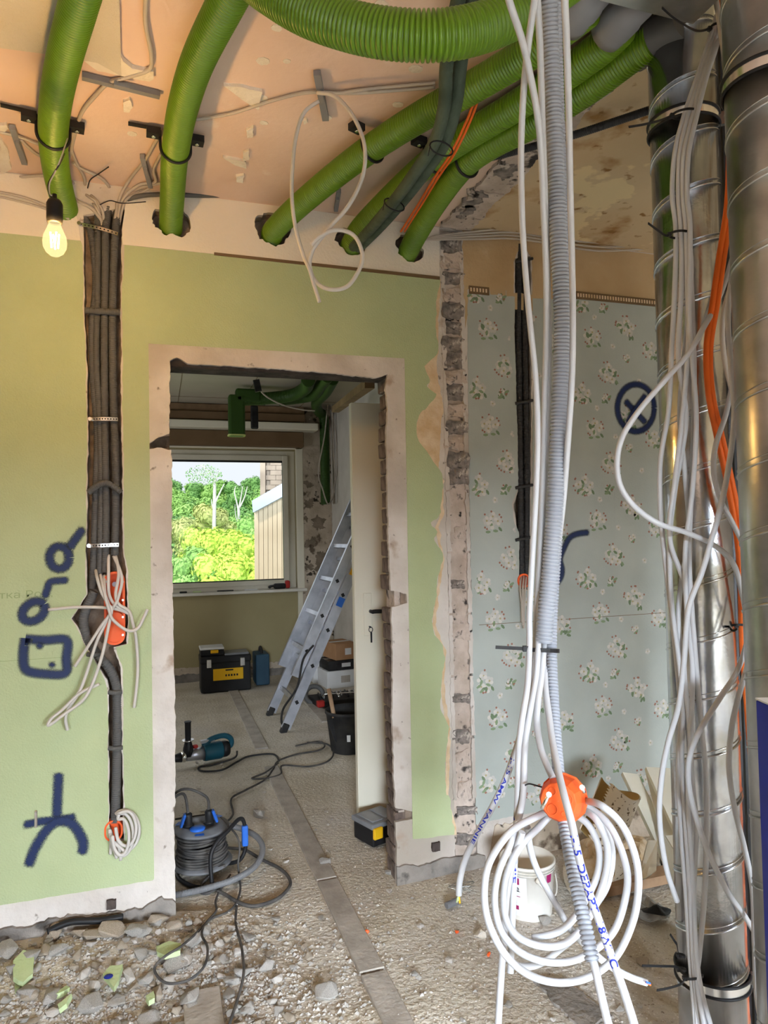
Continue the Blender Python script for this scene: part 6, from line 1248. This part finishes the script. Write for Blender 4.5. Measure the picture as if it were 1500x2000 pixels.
# things on the sill
def sillp(x, y): q_ = P(x, y, Y=BY-.03); return Vector((q_.x, BY-.03, WZ0+.007))
c = sillp(550, 1142); o = thing('work_glove', 'black and red work glove lying on the right end of the window sill', 'glove', c)
m = MB(); m.bbox(c+Vector((-.02, 0, .03)), (.13, .07, .055), .02); m.build('palm', M['black'], o)
m = MB(); m.bbox(c+Vector((.06, 0, .045)), (.045, .075, .08), .014); m.build('cuff', M['red'], o)
for k in range(4): m = MB(); m.tube([c+Vector((-.08, -.03+k*.02, .035)), c+Vector((-.115, -.03+k*.02, .028)), c+Vector((-.13, -.03+k*.02, .015))], .010, 7); m.build('finger', M['black'], o)
c = sillp(385, 1155); m = MB(); m.bbox(c+Vector((0, 0, .008)), (.08, .03, .016), .006); single(m, 'marker', M['greenchip'], 'mint green marker on the window sill', 'marker')
c = sillp(358, 1158); m = MB(); m.bbox(c+Vector((0, 0, .008)), (.07, .03, .016), .005); single(m, 'black_clip', M['black'], 'flat black clip on the left of the window sill', 'clip')
c = sillp(440, 1152); m = MB(); m.bbox(c+Vector((0, 0, .006)), (.16, .02, .012), .003); single(m, 'pencil', M['dark_steel'], 'dark pencil lying along the window sill', 'pencil')
c = sillp(490, 1149); m = MB(); m.bbox(c+Vector((0, 0, .006)), (.13, .025, .012), .003); single(m, 'red_strip', M['white_card'], 'pale strip lying along the window sill', 'strip')
# ducts in the back room
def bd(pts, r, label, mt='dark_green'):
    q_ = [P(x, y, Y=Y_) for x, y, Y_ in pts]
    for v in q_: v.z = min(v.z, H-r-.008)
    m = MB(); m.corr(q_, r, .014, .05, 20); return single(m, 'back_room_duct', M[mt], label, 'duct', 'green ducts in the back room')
e = P(462, 770, Y=3.4); o = thing('duct_elbow', 'square green duct elbow pointing down in front of the shutter box', 'duct', P(462, 850, Y=3.4))
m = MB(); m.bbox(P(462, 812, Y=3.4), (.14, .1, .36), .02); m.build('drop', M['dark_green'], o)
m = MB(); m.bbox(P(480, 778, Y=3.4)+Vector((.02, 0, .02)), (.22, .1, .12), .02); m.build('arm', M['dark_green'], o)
m = MB(); m.slab(rrect(P(462, 850, Y=3.4).x, 0, .15, .11, .03), 0, .012, [rrect(P(462, 850, Y=3.4).x, 0, .125, .085, .025)]); zz = P(462, 852, Y=3.4).z; m.v = [Vector((v.x, 3.4+v.z, zz+v.y)) for v in m.v]; m.build('rim', M['leaf_pale'], o)
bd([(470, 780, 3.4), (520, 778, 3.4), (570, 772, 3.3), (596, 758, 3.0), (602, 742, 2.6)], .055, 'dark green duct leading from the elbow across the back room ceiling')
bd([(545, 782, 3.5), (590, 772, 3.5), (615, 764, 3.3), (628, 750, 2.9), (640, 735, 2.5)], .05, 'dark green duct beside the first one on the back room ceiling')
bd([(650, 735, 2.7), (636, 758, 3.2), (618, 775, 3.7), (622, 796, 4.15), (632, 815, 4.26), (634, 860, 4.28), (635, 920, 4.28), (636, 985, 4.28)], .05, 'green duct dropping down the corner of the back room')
for k, pp in enumerate(([(640, 790), (634, 850), (622, 920), (630, 955), (642, 985), (654, 950), (652, 880), (648, 800)], [(646, 790), (656, 850), (658, 920), (648, 975), (640, 985)], [(500, 745), (515, 770), (550, 790), (590, 800), (615, 802)])):
    cable('back_room_cable', ['thin cable looped around the duct in the back room corner', 'second thin cable beside the corner duct', 'thin cable sagging below the back room ceiling'][k], 'cable', [P(x, y, Y=4.15 if k < 2 else 3.2) for x, y in pp], .007, M['beige_cable'], None, 6)
p = P(497, 815, Y=3.8); m = MB(); m.bbox(p, (.07, .03, .22), .012); m.box(p+Vector((0, 0, .14)), (.2, .04, .05)); single(m, 'duct_hanger', M['dark_steel'], 'dark metal hanger under the back room ceiling beside the elbow', 'hanger')
p = P(690, 785, Y=1.9); m = MB(); m.bar(P(655, 800, Y=3.0), P(722, 750, Y=1.2), .06, .05); single(m, 'brown_beam', M['brown_wood'], 'red-brown batten slanting under the back room ceiling above the door leaf', 'batten')
m = MB(); m.bar(P(500, 742, Y=2.9), P(505, 765, Y=2.9), .03, .05); single(m, 'ceiling_hanger', M['dark_steel'], 'small dark hanger at the back room ceiling', 'hanger')

# ================================================================== OUTSIDE
gm = MB(); n_ = 24; vs = []
def gz(x, y): return -9+max(0, (y-20))*.115
for j in range(n_+1):
    for i in range(n_+1): x = -80+160*i/n_; y = 7+210*j/n_; vs.append((x, y, gz(x, y)+noise.noise(Vector((x*.05, y*.05, 3)))*1.5))
gm.add(vs, [(j*(n_+1)+i, j*(n_+1)+i+1, (j+1)*(n_+1)+i+1, (j+1)*(n_+1)+i) for j in range(n_) for i in range(n_)], True); o = struct(gm.build('ground_outside', M['grass']))
def crown(seed, n_bl, rx, rz_, leaf, leaves):
    g = random.Random(seed); m = MB()
    bl_ = [(Vector((g.gauss(0, .42)*rx, g.gauss(0, .42)*rx, g.uniform(-.6, .75)*rz_)), g.uniform(.32, .5)*rx) for _ in range(n_bl)]
    for (c, r) in bl_:
        bm = bmesh.new(); bmesh.ops.create_icosphere(bm, subdivisions=2, radius=r*.72); bm.verts.ensure_lookup_table()
        for v in bm.verts: v.co *= 1+.3*noise.noise(v.co*(2.2/r)+Vector((seed, 0, 0)))
        m.add([v.co+c for v in bm.verts], [[v.index for v in f.verts] for f in bm.faces]); bm.free()
        for _ in range(leaves):
            d = Vector((g.gauss(0, 1), g.gauss(0, 1), g.gauss(0, 1))).normalized(); p_ = c+d*r*g.uniform(.75, 1.12); t = d.orthogonal().normalized(); b = d.cross(t); a = g.random()*6; s = leaf*g.uniform(.6, 1.3)
            t, b = t*math.cos(a)+b*math.sin(a), b*math.cos(a)-t*math.sin(a); tl_ = d*g.uniform(-.6, .6)
            m.add([p_-t*s, p_+b*s*.55+tl_*s*.4, p_+t*s, p_-b*s*.55], [(0, 1, 2, 3)])
    return m
cm = []
for k in range(4):
    me = crown(300+k, 14, 1, .8, .085, 260); me_ = bpy.data.meshes.new('crown'); me_.from_pydata(me.v, [], me.f); cm.append(me_)
cmm = {}
for mm in ('leaf_dark', 'leaf_mid', 'leaf_lime', 'leaf_pale'):
    cmm[mm] = []
    for me in cm: c = me.copy(); c.materials.append(M[mm]); cmm[mm].append(c)
tm = MB(); tm.rings([Vector((0, 0, -1)), Vector((0, 0, -.3)), Vector((.02, 0, .2))], [.06, .05, .02], 7); trunk_me = bpy.data.meshes.new('trunk'); trunk_me.from_pydata(tm.v, [], tm.f); trunk_me.materials.append(M['brown_wood'])
def tree(x, y, zc_, r, mm, label, group, k, name='tree'):
    o = bpy.data.objects.new(name, None); COL.objects.link(o); o.location = (x, y, zc_); o.scale = (r, r, r); o.rotation_euler[2] = k*1.7; tag(o, label, 'tree' if name == 'tree' else 'bush', group)
    c = bpy.data.objects.new('crown', cmm[mm][k % 4]); COL.objects.link(c); c.parent = o
    t = bpy.data.objects.new('trunk', trunk_me); COL.objects.link(t); t.parent = o; t.location = (0, 0, -.5); return o
g = random.Random(21); k = 0
for (dist, y0, step, rr) in ((150, 955, 30, 3.6), (120, 985, 32, 3.2), (95, 1015, 34, 2.9), (75, 1045, 36, 2.5)):
    x = 90+g.uniform(0, 20)
    while x < 630:
        p = P(x, y0+g.uniform(-8, 14), d=dist); mm = g.choice(('leaf_dark', 'leaf_mid', 'leaf_mid', 'leaf_dark')) if dist > 80 else g.choice(('leaf_mid', 'leaf_dark', 'leaf_pale'))
        tree(p.x, p.y, p.z-rr*.3, rr*g.uniform(.85, 1.25), mm, 'leafy %s tree on the wooded slope beyond the window' % {'leaf_dark': 'dark green', 'leaf_mid': 'mid green', 'leaf_pale': 'pale'}[mm], 'trees on the wooded slope', k); k += 1; x += step*g.uniform(.8, 1.2)
for (x, y, d, r, mm, lb_) in ((350, 1045, 50, 1.7, 'leaf_pale', 'pale yellowish tree at the left edge of the window view'), (395, 1015, 60, 2.2, 'leaf_pale', 'olive tree behind the bare white trunk'),
        (395, 1085, 40, 1.7, 'leaf_lime', 'lime green shrub at the left of the bright thicket'), (440, 1075, 40, 1.7, 'leaf_lime', 'lime green shrub in the middle of the bright thicket'), (485, 1085, 40, 1.8, 'leaf_lime', 'lime green shrub next to the beige siding'), (365, 1125, 34, 1.4, 'leaf_mid', 'low green shrub at the lower left of the window'), (420, 1125, 34, 1.6, 'leaf_lime', 'front lime shrub at the bottom of the window'), (470, 1130, 34, 1.6, 'leaf_lime', 'front lime shrub right of centre at the bottom of the window'), (515, 1050, 45, 1.8, 'leaf_mid', 'green shrub half behind the beige siding'), (320, 1100, 38, 1.7, 'leaf_mid', 'green shrub hidden partly by the door jamb'), (270, 1090, 42, 1.8, 'leaf_mid', 'green shrub beyond the window, behind the left door jamb'), (215, 1095, 42, 1.8, 'leaf_lime', 'lime shrub farthest left beyond the window'), (240, 1050, 60, 2.4, 'leaf_mid', 'rounded green tree beyond the window behind the door jamb')):
    p = P(x, y, d=d); tree(p.x, p.y, p.z-r*.2, r, mm, lb_, None, k, 'bush' if d < 46 else 'tree'); k += 1
# two bare pale trees
def bare(pts_list, label, leafy=None):
    o = thing('bare_tree', label, 'tree', P(*pts_list[0][0][0][:2], d=pts_list[0][2])); 
    for i, (pp, rr, d) in enumerate(pts_list):
        m = MB(); q_ = catmull([P(x, y, d=d) for x, y in pp], 4); n0 = len(q_); m.rings(q_, [rr[0]+(rr[1]-rr[0])*j/(n0-1) for j in range(n0)], 7); m.build('trunk' if i == 0 else 'branch', M['birch'], o)
    if leafy:
        m = MB(); gg = random.Random(8)
        for _ in range(420):
            a = gg.random()*6.28; rr = math.sqrt(gg.random()); p_ = P(leafy[0]+leafy[2]*rr*math.cos(a), leafy[1]+leafy[3]*rr*math.sin(a), d=44+gg.uniform(-1, 1)); s = gg.uniform(.03, .07); t = Vector((gg.gauss(0, 1), gg.gauss(0, 1), gg.gauss(0, 1))).normalized(); b = t.orthogonal()
            m.add([p_-t*s, p_+b*s*.6, p_+t*s, p_-b*s*.6], [(0, 1, 2, 3)])
        f_ = m.build('sparse_leaves', M['leaf_dark'], o); f_['kind'] = 'stuff'
bare([([(418, 1075), (418, 1030), (419, 980), (419, 945)], (.15, .1), 44), ([(419, 985), (428, 965), (438, 945)], (.08, .03), 44), ([(419, 945), (416, 930), (405, 918), (390, 908)], (.07, .02), 44), ([(419, 945), (424, 930), (430, 918)], (.05, .015), 44), ([(410, 924), (398, 926), (380, 922)], (.03, .01), 44), ([(402, 916), (396, 908), (385, 914)], (.03, .01), 44), ([(418, 1000), (414, 985), (413, 975)], (.05, .02), 44)], 'bare white tree with a sparse crown above the treetops', (398, 928, 36, 20))
bare([([(468, 1060), (467, 1030), (466, 995)], (.12, .09), 46), ([(466, 998), (462, 980), (458, 962), (460, 950)], (.07, .02), 46), ([(466, 996), (470, 975), (474, 950)], (.07, .02), 46), ([(468, 992), (478, 970), (483, 950)], (.06, .02), 46), ([(464, 1020), (460, 1005), (459, 985)], (.04, .015), 46)], 'slender bare white tree with upright forks right of the other')
# neighbouring house wall
HYd = 15.0
hx = lambda x, y: P(x, y, d=HYd)
o = thing('neighbour_house', 'beige clad house wall with metal flashing and brick gable outside the window', 'house', hx(525, 1200))
def quad3(c, th, nm, mm, dd=0.):
    q_ = [P(p[0], p[1], d=HYd+dd) for p in c]; nn = -_f*th; n0 = len(q_); m = MB(); m.add(q_+[v-nn for v in q_], [tuple(range(n0)), tuple(range(2*n0-1, n0-1, -1))]+[(i, i+n0, (i+1) % n0+n0, (i+1) % n0) for i in range(n0)]); return m.build(nm, M[mm], o)
xs = [496, 505, 514, 523, 532, 541, 550, 559, 570, 585]
for a, b in zip(xs, xs[1:]): quad3([(a+.4, 997-(a-496)*.55), (b-.4, 997-(b-496)*.55), (b+1.6, 1300), (a+2.4, 1300)], .3, 'cladding_panel', 'siding')
quad3([(492, 978), (585, 925), (585, 952), (494, 1001)], .4, 'flashing', 'flash', -.25)
q0 = [hx(508, 900), hx(590, 900)]
for r in range(9):
    ya = 890+r*9.6
    for c in range(4):
        xa = 517+c*22+(11 if r % 2 else 0); quad3([(xa, ya), (xa+21.4, ya), (xa+21.4, ya+9), (xa, ya+9)], .8, 'brick_block', 'far_brick', .25)
quad3([(508, 880), (518, 880), (518, 975), (508, 975)], 1.0, 'corner_pier', 'far_brick', .15)
quad3([(517, 880), (600, 880), (600, 980), (517, 980)], .5, 'gable_backing', 'far_brick', .35)
